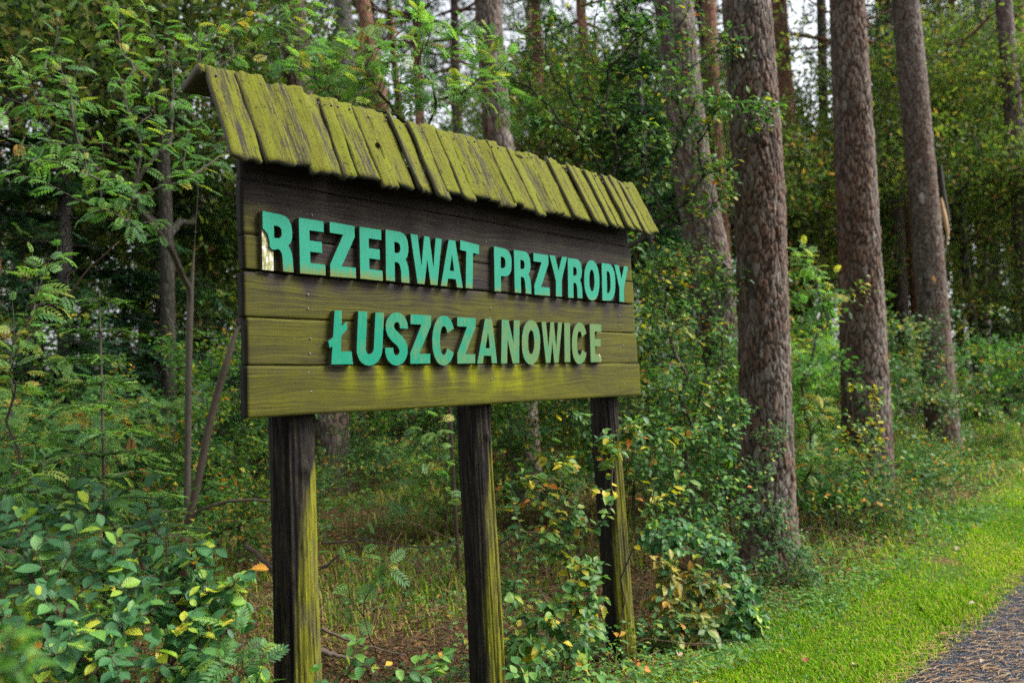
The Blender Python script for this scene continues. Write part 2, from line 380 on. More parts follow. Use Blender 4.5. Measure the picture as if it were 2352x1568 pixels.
def arc(cx, cy, rx, ry, a0, a1, n=10):
    t = np.radians(np.linspace(a0, a1, n)); return [(cx + rx * math.cos(x), cy + ry * math.sin(x)) for x in t]
def sup(cx, cy, rx, ry, a0, a1, n=12, p=.78):     # squarish arc
    t = np.radians(np.linspace(a0, a1, n)); r = []
    for x in t:
        c, s = math.cos(x), math.sin(x)
        r.append((cx + rx * math.copysign(abs(c) ** p, c), cy + ry * math.copysign(abs(s) ** p, s)))
    return r
GLYPH = {
 'E': [[(0, 0), (1, 0), (1, .2), (.41, .2), (.41, .41), (.9, .41), (.9, .61), (.41, .61), (.41, .8), (1, .8), (1, 1), (0, 1)]],
 'Z': [[(0, 0), (1, 0), (1, .2), (.44, .2), (1, .79), (1, 1), (0, 1), (0, .8), (.53, .8), (0, .22)]],
 'W': [[(.2, 0), (.42, 0), (.52, .52), (.62, 0), (.84, 0), (1, 1), (.8, 1), (.715, .36), (.595, 1), (.43, 1), (.33, .36), (.22, 1), (0, 1)]],
 'A': [[(0, 0), (.27, 0), (.32, .17), (.68, .17), (.73, 0), (1, 0), (.68, 1), (.32, 1)], [(.39, .34), (.5, .70), (.61, .34)]],
 'T': [[(.32, 0), (.68, 0), (.68, .79), (1, .79), (1, 1), (0, 1), (0, .79), (.32, .79)]],
 'I': [[(0, 0), (1, 0), (1, 1), (0, 1)]],
 'Y': [[(.34, 0), (.67, 0), (.67, .39), (1, 1), (.7, 1), (.5, .63), (.31, 1), (0, 1), (.34, .39)]],
 'N': [[(0, 0), (.33, 0), (.33, .56), (.64, 0), (1, 0), (1, 1), (.67, 1), (.67, .47), (.36, 1), (0, 1)]],
 'O': [sup(.5, .5, .5, .5, 0, 345, 28, .92), sup(.5, .5, .17, .27, 0, 345, 22, .9)],
 'D': [[(0, 0), (.45, 0)] + sup(.45, .5, .55, .5, -80, 80, 14, .8) + [(.45, 1), (0, 1)], [(.36, .2), (.40, .2)] + sup(.42, .5, .22, .3, -75, 75, 9, .8) + [(.40, .8), (.36, .8)]],
 'P': [[(0, 0), (.37, 0), (.37, .36), (.5, .36)] + sup(.5, .68, .5, .32, -75, 75, 12, .75) + [(.5, 1), (0, 1)], [(.37, .54), (.46, .54)] + sup(.47, .67, .18, .13, -70, 70, 7, .8) + [(.46, .8), (.37, .8)]],
 'R': [[(0, 0), (.37, 0), (.37, .385), (.5, .385), (.57, .36), (.62, .30), (.64, .22), (.65, 0), (1, 0), (.985, .23), (.96, .33), (.91, .41), (.84, .47), (.93, .53), (.98, .62), (.99, .73), (.96, .85), (.88, .94), (.76, .985), (.62, 1), (0, 1)],
       [(.37, .57), (.5, .57), (.57, .585), (.62, .625), (.63, .68), (.62, .73), (.58, .77), (.5, .785), (.37, .785)]],
 'C': [sup(.5, .5, .5, .5, 27, 333, 28, .92)[::-1] + [(.66, .655)] + sup(.5, .5, .17, .29, 40, 320, 20, .9) + [(.66, .345)]],
 'U': [[(0, 1)] + [(0, .3)] + arc(.5, .3, .5, .3, 180, 360, 18) + [(1, 1), (.66, 1), (.66, .33)] + arc(.5, .33, .16, .12, 0, -180, 10) + [(.34, 1)]],
 'L': [[(.22, 0), (1, 0), (.98, .24), (.56, .24), (.585, .53), (.86, .66), (.82, .80), (.60, .71), (.63, 1), (.27, 1), (.24, .50), (.06, .43), (.13, .30), (.235, .34)]],
 'S': [[(.0, .33)] + arc(.5, .29, .5, .29, 180, 350, 14) + [(.99, .36), (.9, .47), (.7, .57), (.45, .665), (.37, .72)] + arc(.5, .735, .14, .085, 180, 30, 6) + [(.64, .70), (1, .70)] + arc(.5, .73, .5, .27, 5, 190, 14) + [(.02, .65), (.10, .55), (.30, .45), (.55, .36), (.63, .29)] + arc(.5, .28, .14, .09, -10, -175, 7) + [(.35, .33)]],
}
def letter_mats():
    m, nt, b, out = newmat('letter_green_paint')
    co = objco(nt); s = N(nt, 'SeparateXYZ', {0: co})
    u, z = s.outputs[0], s.outputs[2]
    streak = noise(nt, scaled(nt, co, (1, 1, .22)), 75, 4, .65); big = noise(nt, co, 9, 3)
    base = mixc(nt, noise(nt, co, 5, 2), (.008, .20, .125), (.018, .245, .162))
    low = ramp(nt, z, [(.0, (.0, .20, .12)), (1, (.0, .20, .12))])
    isrow2 = math_(nt, 'LESS_THAN', z, .47)
    base = mixc(nt, math_(nt, 'MULTIPLY', isrow2, .8), base, low)
    # algae along the lower edge of the upper line
    e1 = math_(nt, 'SUBTRACT', .600, z); e1 = math_(nt, 'MULTIPLY', e1, 26)
    e1 = math_(nt, 'ADD', e1, math_(nt, 'MULTIPLY', math_(nt, 'SUBTRACT', streak, .5), 3.2))
    e1 = math_(nt, 'SUBTRACT', e1, math_(nt, 'MULTIPLY', u, .38), True)
    e1 = math_(nt, 'MULTIPLY', e1, math_(nt, 'SUBTRACT', 1.0, isrow2))
    # algae streaks over the lower line, thicker to the right
    e2 = math_(nt, 'ADD', math_(nt, 'MULTIPLY', streak, 1.5), math_(nt, 'MULTIPLY', big, 1.1))
    e2 = math_(nt, 'ADD', e2, math_(nt, 'MULTIPLY', u, .46)); e2 = math_(nt, 'SUBTRACT', e2, 1.60)
    e2 = math_(nt, 'MULTIPLY', e2, 2.0, True); e2 = math_(nt, 'MULTIPLY', math_(nt, 'MULTIPLY', e2, isrow2), .75)
    e = math_(nt, 'MAXIMUM', e1, e2)
    c = mixc(nt, math_(nt, 'MULTIPLY', e, .8), base, mixc(nt, streak, (.10, .10, .010), (.18, .18, .02)))
    dirt = ramp(nt, noise(nt, scaled(nt, co, (1, 1, .3)), 160, 3), [(.66, (1, 1, 1)), (.74, (.55, .5, .4))])
    c = mixc(nt, .8, c, dirt, 'MULTIPLY')
    c = mixc(nt, .7, c, mixc(nt, streak, (.72, .74, .70), (1.2, 1.18, 1.2)), 'MULTIPLY')
    nt.links.new(c, b.inputs['Base Color']); b.inputs['Roughness'].default_value = .55; b.inputs['Specular IOR Level'].default_value = .14
    bump(nt, b, streak, .12, .002)
    side = simple('letter_edge', (.055, .045, .028), .7, .35, .6, 45)
    m2, nt, b, out = newmat('bare_white_wood')
    nz = noise(nt, scaled(nt, objco(nt), (1, 1, .4)), 60, 5, .65)
    nt.links.new(ramp(nt, nz, [(.40, (.13, .13, .035)), (.52, (.32, .32, .16)), (.62, (.66, .65, .60))]), b.inputs['Base Color']); b.inputs['Roughness'].default_value = .8
    return m, side, m2
LM_FACE, LM_SIDE, LM_WHITE = letter_mats()
def flat_letter(name, polys, q, v0, v1, mats):
    cu = bpy.data.curves.new(name, 'CURVE'); cu.dimensions = '2D'; cu.fill_mode = 'BOTH'; cu.extrude = .5
    tl, tr, bl, br = q
    for pl in polys:
        sp = cu.splines.new('POLY'); sp.points.add(len(pl) - 1); sp.use_cyclic_u = True
        for k, (s, t) in enumerate(pl):
            p = (1 - t) * ((1 - s) * bl + s * br) + t * ((1 - s) * tl + s * tr)
            sp.points[k].co = (p[0], p[1], 0, 1)
    ob = bpy.data.objects.new('x', cu)
    me = bpy.data.meshes.new_from_object(ob)
    bpy.data.objects.remove(ob); bpy.data.curves.remove(cu)
    n = len(me.vertices); co = np.zeros(n * 3, np.float32); me.vertices.foreach_get('co', co); co = co.reshape(-1, 3)
    out = np.empty_like(co); out[:, 0] = co[:, 0]; out[:, 2] = co[:, 1]; out[:, 1] = np.where(co[:, 2] > 0, v0, v1)
    me.vertices.foreach_set('co', out.ravel()); me.materials.clear()
    for m in mats: me.materials.append(m)
    me.flip_normals(); me.update()
    for p in me.polygons: p.material_index = 0 if abs(p.normal[1]) > .8 else 1; p.use_smooth = False
    me.name = name; return me
for i, (ch, q) in enumerate(LET):
    polys = GLYPH[ch]
    if i == 0:
        up = [(0, .70), (.06, .675), (.15, .625), (.19, .55), (.22, .47), (.215, .40), (.30, .355), (.385, .365)] + GLYPH['R'][0][3:]
        o = link('letter', flat_letter('letter', [up, GLYPH['R'][1]], q, FACE_V, .002, [LM_FACE, LM_SIDE]), SIGN); o['label'] = 'green letter R with its lower left leg broken away'
        o2 = link('bare_wood', flat_letter('bare_wood', [[(0, 0), (.36, 0), (.365, .33), (.30, .345), (.21, .39), (.215, .47), (.185, .55), (.145, .62), (.055, .67), (0, .695)]], q, FACE_V + .008, .002, [LM_WHITE, LM_SIDE]), o)
    elif i == len(LET) - 1:
        cut = [(0, 0), (.74, 0), (.82, .08), (.70, .2), (.41, .2), (.41, .41), (.9, .41), (.9, .61), (.41, .61), (.41, .8), (1, .8), (1, 1), (0, 1)]
        o = link('letter', flat_letter('letter', [cut], q, FACE_V, .002, [LM_FACE, LM_SIDE]), SIGN); o['label'] = 'algae covered green letter E with a white chipped corner'
        link('bare_wood', flat_letter('bare_wood', [[(.745, 0), (1, 0), (1.02, .08), (.9, .2), (.71, .2), (.825, .08)]], q, FACE_V + .007, .002, [LM_WHITE, LM_SIDE]), o)
    else:
        link('letter', flat_letter('letter', polys, q, FACE_V, .002, [LM_FACE, LM_SIDE]), SIGN)

# planks
def plank_mat():
    m, nt, b, out = newmat('stained_plank')
    co = objco(nt); oi = N(nt, 'ObjectInfo').outputs['Random']
    off = N(nt, 'CombineXYZ', {0: math_(nt, 'MULTIPLY', oi, 37.0), 1: 0.0, 2: math_(nt, 'MULTIPLY', oi, 11.0)}).outputs[0]
    co2 = N(nt, 'VectorMath', {0: co, 1: off}, operation='ADD').outputs[0]
    wav = N(nt, 'VectorMath', {0: co2, 1: N(nt, 'VectorMath', {0: N(nt, 'TexNoise', {'Vector': scaled(nt, co2, (1.2, 1, 5)), 'Scale': 1.6, 'Detail': 3.0}).outputs['Color'], 1: (0, 0, .09)}, operation='MULTIPLY').outputs[0]}, operation='ADD').outputs[0]
    grain = noise(nt, scaled(nt, wav, (2.2, 1, 105)), 1.0, 5, .6)
    rings = N(nt, 'TexWave', {'Vector': scaled(nt, wav, (.35, .2, 16)), 'Scale': 2.2, 'Distortion': 5.0, 'Detail': 2.5, 'Detail Scale': 1.2}, bands_direction='Z').outputs['Fac']
    saw = noise(nt, scaled(nt, co2, (260, 1, 9)), 1.0, 2)
    moss = attr(nt, 'moss').outputs['Fac']; bright = attr(nt, 'bright').outputs['Fac']
    fine = noise(nt, co2, 16, 5, .65)
    kn = N(nt, 'TexVoronoi', {'Vector': scaled(nt, wav, (2.6, .01, 7.5)), 'Scale': 1.0, 'Randomness': 1.0}); kd = kn.outputs['Distance']
    knot = ramp(nt, kd, [(.035, (1, 1, 1)), (.075, (0, 0, 0))])
    grain = ramp(nt, grain, [(.28, (0, 0, 0)), (.72, (1, 1, 1))])
    dark = mixc(nt, grain, (.009, .0072, .0072), (.038, .032, .0315))
    dark = mixc(nt, math_(nt, 'MULTIPLY', rings, .35), dark, (.054, .047, .046))
    mf = math_(nt, 'ADD', moss, math_(nt, 'MULTIPLY', math_(nt, 'SUBTRACT', fine, .5), .75))
    mf = math_(nt, 'ADD', mf, math_(nt, 'MULTIPLY', math_(nt, 'SUBTRACT', grain, .5), .5))
    mf = math_(nt, 'ADD', mf, math_(nt, 'MULTIPLY', math_(nt, 'SUBTRACT', saw, .5), .28), True)
    drip = noise(nt, scaled(nt, co2, (95, 1, 5)), 1.0, 4, .65)
    bright = math_(nt, 'MULTIPLY', bright, math_(nt, 'ADD', math_(nt, 'MULTIPLY', fine, .9), math_(nt, 'MULTIPLY', math_(nt, 'SUBTRACT', drip, .28), 2.0)), True)
    mcol = mixc(nt, bright, mixc(nt, grain, (.054, .054, .005), (.106, .106, .008)), mixc(nt, grain, (.12, .128, .002), (.20, .212, .004)))
    c = mixc(nt, math_(nt, 'MULTIPLY', mf, .93), dark, mcol)
    c = mixc(nt, math_(nt, 'MULTIPLY', knot, .7), c, (.012, .009, .008))
    crack = ramp(nt, noise(nt, scaled(nt, wav, (3.0, 1, 150)), 1.0, 3, .7), [(.31, (.22, .20, .18)), (.36, (1, 1, 1))])
    c = mixc(nt, .9, c, crack, 'MULTIPLY')
    geo = N(nt, 'NewGeometry').outputs['True Normal']
    tn = N(nt, 'VectorTransform', {0: geo}, vector_type='NORMAL', convert_from='WORLD', convert_to='OBJECT').outputs[0]
    front = math_(nt, 'GREATER_THAN', math_(nt, 'MULTIPLY', N(nt, 'SeparateXYZ', {0: tn}).outputs[1], -1.0), .6)
    endc = ramp(nt, fine, [(.35, (.010, .009, .008)), (.62, (.020, .018, .015)), (.75, (.075, .06, .035))])
    c = mixc(nt, front, endc, c)
    nt.links.new(c, b.inputs['Base Color']); b.inputs['Roughness'].default_value = .75; b.inputs['Specular IOR Level'].default_value = .1
    bump(nt, b, math_(nt, 'ADD', grain, math_(nt, 'MULTIPLY', saw, .5)), .35, .003)
    return m
PLANK = plank_mat()
def moss_field(u, z, seed):
    n1 = sn(u * 3.2, z * 9, seed, 6, 1.5) * .5; n2 = sn(u * 14, z * 30, seed + 1, 6, 1.0) * .5
    base = np.interp(z, [0, .19, .2, .36, .38, .50, .545, .55, .72, 1.02], [.92, .80, .70, .80, .78, .62, .42, .10, .00, -.25])
    m = base + .30 * n1 + .18 * n2
    # ends of the boards carry algae up to the second board
    m += np.where(z > .55, .75 * np.clip(1 - u / .20, 0, 1) * np.clip((.88 - z) / .2, 0, 1) + .85 * np.clip((u - 2.36) / .14, 0, 1) * np.clip((.86 - z) / .12, 0, 1), 0)
    m += np.where((z > .55) & (z < .72), .6 * np.exp(-((u - 1.10) / .10) ** 2), 0)
    br = np.zeros_like(u)
    for ch, q in LET:                              # drips and sheltered patches below each letter
        u0 = min(q[0][0], q[2][0]); u1 = max(q[1][0], q[3][0]); zb = (q[2][1] + q[3][1]) / 2
        if zb > .47:
            d = np.clip(1 - (zb - z) / (.10 + .04 * math.sin(u0 * 9)), 0, 1) * (z < zb)
            uc, w = (u0 + u1) / 2, (u1 - u0) * .36
            m -= .75 * d * np.exp(-((u - uc) / w) ** 2) * (z < .549)
            m += .20 * d * np.exp(-((u - u0) / .025) ** 2)
        else:
            d = np.clip(1 - (zb - z) / .13, 0, 1) * (z < .194)
            uc, w = (u0 + u1) / 2, (u1 - u0) * .34
            m -= .62 * np.clip(d * 1.5 - .35, 0, 1) * np.exp(-((u - uc) / w) ** 2)
            g = np.exp(-((u - u0 + .008) / .030) ** 2) * np.clip(1 - (zb - z) / .16, 0, 1) * (z < .194)
            k = np.clip((u0 - .3) / .3, 0, 1) * np.clip((2.0 - u0) / .4, .15, 1) * (.35 + .75 * abs(math.sin(u0 * 23.0)))
            br += g * k * 1.25; m += g * .5 * k
    br += 1.1 * np.exp(-((u - 1.42) / .26) ** 2) * np.clip((z - .0) / .1, 0, 1) * np.clip((.30 - z) / .1, 0, 1) * (.5 + .5 * n2) * (z < .36)
    lh = (z > .2) & (z < .37)
    m -= .45 * lh * np.clip((u - .30) / .1, 0, 1) * np.clip((1.3 - u) / .2, 0, 1) * (.5 + n1)
    return np.clip(m, 0, 1), np.clip(br, 0, 1)
def make_plank(z0, z1, u0, u1, v0, v1, seed):
    r = np.random.RandomState(seed)
    us = np.linspace(u0, u1, 240); zs = np.linspace(z0, z1, 16)
    U, Z = np.meshgrid(us, zs, indexing='ij')
    Zs = Z + np.where(Z == zs[0], 1, 0) * .0015 * sn(U, U * 0, seed, 5, 9) + np.where(Z == zs[-1], 1, 0) * .0015 * sn(U, U * 0, seed + 3, 5, 9)
    edge = np.minimum(np.minimum(Z - z0, z1 - Z), np.minimum(U - u0, u1 - U))
    Vv = v0 + .0007 * np.exp(-edge / .003) + .0012 * sn(U * 2, Z * 8, seed + 9, 4, 2)
    Us = U + np.where((U == us[0]) | (U == us[-1]), 1, 0) * .0012 * sn(Z, Z * 0, seed + 5, 4, 25)
    front = np.stack([Us, Vv, Zs], -1).reshape(-1, 3); back = np.stack([Us, np.full_like(U, v1), Zs], -1).reshape(-1, 3)
    n, k = U.shape; nv = n * k
    i = np.arange(n - 1)[:, None] * k; j = np.arange(k - 1)[None]
    Q = np.stack([i + j, i + k + j, i + k + j + 1, i + j + 1], -1).reshape(-1, 4)
    fs = [Q, Q[:, ::-1] + nv]
    a = np.arange(n) * k; fs.append(np.stack([a[:-1], a[:-1] + nv, a[1:] + nv, a[1:]], -1)); c = a + k - 1
    fs.append(np.stack([c[:-1], c[1:], c[1:] + nv, c[:-1] + nv], -1))
    d = np.arange(k); fs.append(np.stack([d[:-1], d[1:], d[1:] + nv, d[:-1] + nv], -1)); e = d + (n - 1) * k
    fs.append(np.stack([e[:-1], e[:-1] + nv, e[1:] + nv, e[1:]], -1))
    mo, br = moss_field(U.ravel(), Z.ravel(), 40 + seed)
    me = mesh_of('plank', np.vstack([front, back]), fs, [PLANK], {'moss': np.r_[mo, mo], 'bright': np.r_[br, br]})
    return link('plank', me, SIGN)
ZJ = [0, .1925, .375, .549, .688, .902, 1.06]
ENDS = [(-.002, 2.590), (.004, 2.578), (-.003, 2.570), (.003, 2.572), (0, 2.566), (.006, 2.556)]
GAP = [.0022, .0022, .0075, .0032, .0028]
for i in range(6):
    z0 = ZJ[i] + (GAP[i - 1] if i else 0); z1 = ZJ[i + 1] - .001
    make_plank(z0, z1, ENDS[i][0], ENDS[i][1], .0015 * ((i * 7) % 3) + (.004 if i == 5 else 0), .05, i + 1)
NAIL = simple('nail_head', (.10, .10, .11), .5, .5, .3, 60)
def nail_mesh():
    b = Bag(); tube(b, [(0, .003, 0), (0, -.003, 0)], [.0048, .0044], 8); return b.mesh('nail', [NAIL])
NM = nail_mesh()
for u, z in [(.27, .09), (.262, .165), (.27, .24), (.275, .30), (.27, .475), (.268, .42), (1.30, .12), (1.31, .47), (1.30, .42), (2.40, .42), (2.41, .475), (2.43, .30), (2.42, .07), (2.44, .155), (.30, .80), (1.3, .80)]:
    link('nail', NM, SIGN, (u, .002, z))
# back rails that hold the planks
RAILM = simple('rail_wood', (.03, .025, .022), .8, .3, .5, 20)

# shingles
def shingle_mat():
    m, nt, b, out = newmat('mossy_shingle')
    co = objco(nt); oi = N(nt, 'ObjectInfo').outputs['Random']
    off = N(nt, 'CombineXYZ', {0: math_(nt, 'MULTIPLY', oi, 53.0), 1: math_(nt, 'MULTIPLY', oi, 17.0), 2: math_(nt, 'MULTIPLY', oi, 29.0)}).outputs[0]
    c2 = N(nt, 'VectorMath', {0: co, 1: off}, operation='ADD').outputs[0]
    g = noise(nt, scaled(nt, c2, (120, 10, 4)), 1.0, 5, .65); big = noise(nt, scaled(nt, c2, (14, 3, 4)), 1.0, 4, .6); sp = noise(nt, c2, 110, 4, .7)
    f = math_(nt, 'ADD', math_(nt, 'MULTIPLY', g, 1.5), math_(nt, 'MULTIPLY', big, 1.75)); f = math_(nt, 'ADD', f, math_(nt, 'MULTIPLY', sp, .35)); f = math_(nt, 'SUBTRACT', f, 1.50)
    s = N(nt, 'SeparateXYZ', {0: co})
    f = math_(nt, 'ADD', f, math_(nt, 'MULTIPLY', math_(nt, 'MINIMUM', s.outputs[0], 1.2), .14))
    f = math_(nt, 'ADD', f, math_(nt, 'MULTIPLY', math_(nt, 'SUBTRACT', N(nt, 'TexWhiteNoise', {'W': oi}, noise_dimensions='1D').outputs['Value'], .55), .34))
    f = math_(nt, 'MULTIPLY', f, 3.2, True)
    wood = mixc(nt, g, (.012, .011, .008), (.075, .068, .046))
    moss = mixc(nt, math_(nt, 'ADD', math_(nt, 'MULTIPLY', g, .75), math_(nt, 'MULTIPLY', sp, .25)), (.026, .030, .004), (.178, .182, .012)); moss = mixc(nt, ramp(nt, big, [(.5, (0, 0, 0)), (.72, (1, 1, 1))]), moss, mixc(nt, g, (.065, .08, .005), (.165, .195, .008)))
    c = mixc(nt, f, wood, moss)
    spots = ramp(nt, noise(nt, c2, 60, 3), [(.33, (.30, .27, .22)), (.40, (1, 1, 1))]); c = mixc(nt, .8, c, spots, 'MULTIPLY')
    geo = N(nt, 'NewGeometry').outputs['True Normal']
    tn = N(nt, 'VectorTransform', {0: geo}, vector_type='NORMAL', convert_from='WORLD', convert_to='OBJECT').outputs[0]
    fr = math_(nt, 'GREATER_THAN', math_(nt, 'MULTIPLY', N(nt, 'SeparateXYZ', {0: tn}).outputs[1], -1.0), .45)
    edge = mixc(nt, sp, (.040, .036, .028), (.15, .14, .105))
    c = mixc(nt, fr, edge, c)
    nt.links.new(c, b.inputs['Base Color']); b.inputs['Roughness'].default_value = .9; b.inputs['Specular IOR Level'].default_value = .2
    bump(nt, b, math_(nt, 'ADD', g, math_(nt, 'MULTIPLY', sp, .3)), .7, .006)
    return m
SHM = shingle_mat()
def slab(P0, along, across, up, L, wd, th, r, mat, na=22, nw=9, cup=.0015, hole=None):
    """An uneven board: P0 the middle of its upper end, along down its length."""
    a = np.linspace(0, 1, na); w = np.linspace(-1, 1, nw)
    A, Wd = np.meshgrid(a, w, indexing='ij')
    wob = .0022 * sn(A * 5, A * 0 + r.uniform(0, 9), r.randint(1000), 4, 1.6)
    lw = wd / 2 * (1 + .035 * sn(A * 4, A * 0 + 3, r.randint(1000), 4, 1.5))
    endj = (A == 1) * .0045 * sn(Wd * 2, Wd * 0, r.randint(1000), 4, 2) + (A == 0) * .008 * sn(Wd * 2, Wd * 0, r.randint(1000), 4, 2)
    tilt = r.normal(0, .006)
    surf = cup * (1 - Wd ** 2) * r.uniform(-.4, 1.0) + .0022 * sn(A * 9, Wd * 2, r.randint(1000), 5, 1.3) + .0012 * sn(A * 30, Wd * 7, r.randint(1000), 6, 1.0) - .006 * (A - .5) ** 2 + tilt * Wd
    top = P0 + (A * L + endj)[..., None] * along + (Wd * lw + wob)[..., None] * across + surf[..., None] * up
    bot = top - th * up
    V = np.concatenate([top.reshape(-1, 3), bot.reshape(-1, 3)]); n, k = A.shape; nv = n * k
    i = np.arange(n - 1)[:, None] * k; j = np.arange(k - 1)[None]
    Q = np.stack([i + j, i + k + j, i + k + j + 1, i + j + 1], -1).reshape(-1, 4)
    if hole: Q = np.delete(Q, hole, 0)
    fs = [Q, Q[:, ::-1] + nv]
    e = np.arange(n) * k; fs.append(np.stack([e[:-1], e[:-1] + nv, e[1:] + nv, e[1:]], -1)); c = e + k - 1
    fs.append(np.stack([c[:-1], c[1:], c[1:] + nv, c[:-1] + nv], -1))
    d = np.arange(k); fs.append(np.stack([d[:-1], d[1:], d[1:] + nv, d[:-1] + nv], -1)); g = d + (n - 1) * k
    fs.append(np.stack([g[:-1], g[:-1] + nv, g[1:] + nv, g[1:]], -1))
    return mesh_of('shingle', V, fs, [mat])
rs = np.random.RandomState(12)
SL_A = unit(np.array([0, -.19, -.385])); SL_U = unit(np.array([0, -.385, .19])); SL_X = np.array([1.0, 0, 0])
RIDGE_V, RIDGE_Z = .055, 1.333
ub = -.102
widths = [.105, .165, .128, .118, .125, .085, .145, .118, .155, .06, .11, .13, .115, .13, .125, .115, .12, .11, .115, .12, .11, .115, .12, .11]
k = 0; sh_spots = []
while ub < 2.645:
    wd = (widths[k] if k < len(widths) else rs.uniform(.1, .14)) * (.74 if k else 1.0)
    lay = (k % 2) * .009 + rs.uniform(-.002, .005)
    t = (ub + .1) / 2.75
    L = np.interp(t, [0, 1], [.425, .385]) + rs.uniform(-.016, .016) + (0.014 if k % 2 else 0)
    P0 = np.array([ub + wd / 2, RIDGE_V, RIDGE_Z + rs.uniform(-.016, .010) - (.008 * (k % 3 == 1))]) + SL_U * (.004 + lay)
    sk = rs.normal(0, .018)
    al = unit(SL_A + SL_X * sk); ac = unit(SL_X - al * (SL_X @ al))
    o = link('shingle', slab(P0, al, ac, SL_U, L, wd + (.014 if k % 2 == 0 else -.006), .019, rs, SHM), SIGN)
    sh_spots.append((P0, al, ac, L, wd))
    ub += wd - .004; k += 1
for P0, al, ac, L, wd in sh_spots:
    for s in (-.28, .3):
        if rs.rand() < .6:
            p = P0 + al * (.035 + rs.uniform(0, .02)) + ac * wd * s + SL_U * .004
            o = link('nail', NM, SIGN, p); o.rotation_euler = (math.radians(26), 0, 0)
# knot hole: a short dark plug set into the fifth shingle
ku = sign_uv(878, 321, -.05)
P0, al, ac, L, wd = min(sh_spots, key=lambda q: abs(q[0][0] - ku[0]) if 1 else 0)
bk = Bag(); c = P0 + al * (.5 * L) + ac * .012 + SL_U * .0060
th = np.linspace(0, 2 * math.pi, 12, endpoint=False)
bk.add(np.vstack([[c], c + np.outer(np.cos(th) * .011, ac) + np.outer(np.sin(th) * .016, al)]), [(0, i + 1, (i + 1) % 12 + 1) for i in range(12)])
link('knot_hole', bk.mesh('knot_hole', [simple('knot_black', (.004, .004, .003), 1, 0, .2)]), SIGN)
# the far slope: short boards, nearly flat, their ends seen along the ridge
ub = -.135; kk = 0
BK_A = unit(np.array([0, .2, -.075])); BK_U = unit(np.array([0, .075, .2]))
while ub < 2.58:
    wd = rs.uniform(.10, .15)
    P0 = np.array([ub + wd / 2, RIDGE_V + .012 - rs.uniform(-.006, .022), RIDGE_Z - .012 + rs.uniform(-.012, .022)])
    al = unit(BK_A + SL_X * rs.normal(0, .04)); ac = unit(SL_X - al * (SL_X @ al))
    link('shingle', slab(P0, al, ac, BK_U, .14 + rs.uniform(-.01, .02), wd + .012, .034 if kk == 0 else .024, rs, SHM, na=5), SIGN)
    ub += wd; kk += 1
# ridge beam and rails under the roof
def box(name, lo, hi, mat, parent):
    lo = np.array(lo); hi = np.array(hi)
    V = np.array([[(lo, hi)[i][0], (lo, hi)[j][1], (lo, hi)[k][2]] for i in (0, 1) for j in (0, 1) for k in (0, 1)])
    Q = [(0, 1, 3, 2), (4, 6, 7, 5), (0, 4, 5, 1), (2, 3, 7, 6), (0, 2, 6, 4), (1, 5, 7, 3)]
    return link(name, mesh_of(name, V, [np.array(Q)], [mat]), parent)
box('ridge_beam', (-.06, .056, 1.20), (2.58, .12, 1.285), RAILM, SIGN)
box('eave_batten', (-.04, -.075, 1.035), (2.58, -.002, 1.062), RAILM, SIGN)

# posts
def post_mat():
    m, nt, b, out = newmat('post_wood')
    co = objco(nt); g = noise(nt, scaled(nt, co, (46, 46, 4.5)), 1.0, 6, .7); sp = noise(nt, co, 60, 4, .7)
    mo = attr(nt, 'moss').outputs['Fac']; gr = attr(nt, 'bright').outputs['Fac']
    mf = math_(nt, 'ADD', mo, math_(nt, 'MULTIPLY', math_(nt, 'SUBTRACT', g, .5), .9)); mf = math_(nt, 'ADD', mf, math_(nt, 'MULTIPLY', math_(nt, 'SUBTRACT', sp, .5), .4), True)
    dark = mixc(nt, ramp(nt, g, [(.3, (0, 0, 0)), (.7, (1, 1, 1))]), (.0032, .0024, .0024), (.0185, .0135, .0138))
    grey = mixc(nt, ramp(nt, g, [(.3, (0, 0, 0)), (.7, (1, 1, 1))]), (.026, .022, .013), (.125, .110, .062))
    moss = mixc(nt, ramp(nt, g, [(.36, (0, 0, 0)), (.68, (1, 1, 1))]), (.050, .052, .005), (.215, .212, .012))
    moss = mixc(nt, ramp(nt, noise(nt, scaled(nt, co, (14, 14, 4)), 1.0, 4), [(.50, (0, 0, 0)), (.66, (.75, .75, .75))]), moss, mixc(nt, g, (.03, .026, .015), (.105, .092, .05)))
    c = mixc(nt, mf, dark, mixc(nt, gr, moss, grey))
    cr = ramp(nt, noise(nt, scaled(nt, co, (75, 75, 1.6)), 1.0, 3, .7), [(.33, (.12, .10, .09)), (.41, (1, 1, 1))]); c = mixc(nt, .9, c, cr, 'MULTIPLY')
    c = mixc(nt, math_(nt, 'MULTIPLY', attr(nt, 'crack').outputs['Fac'], .85), c, (.010, .008, .006))
    nt.links.new(c, b.inputs['Base Color']); b.inputs['Roughness'].default_value = .7; b.inputs['Specular IOR Level'].default_value = .2
    bump(nt, b, g, .9, .012)
    return m
POSTM = post_mat()
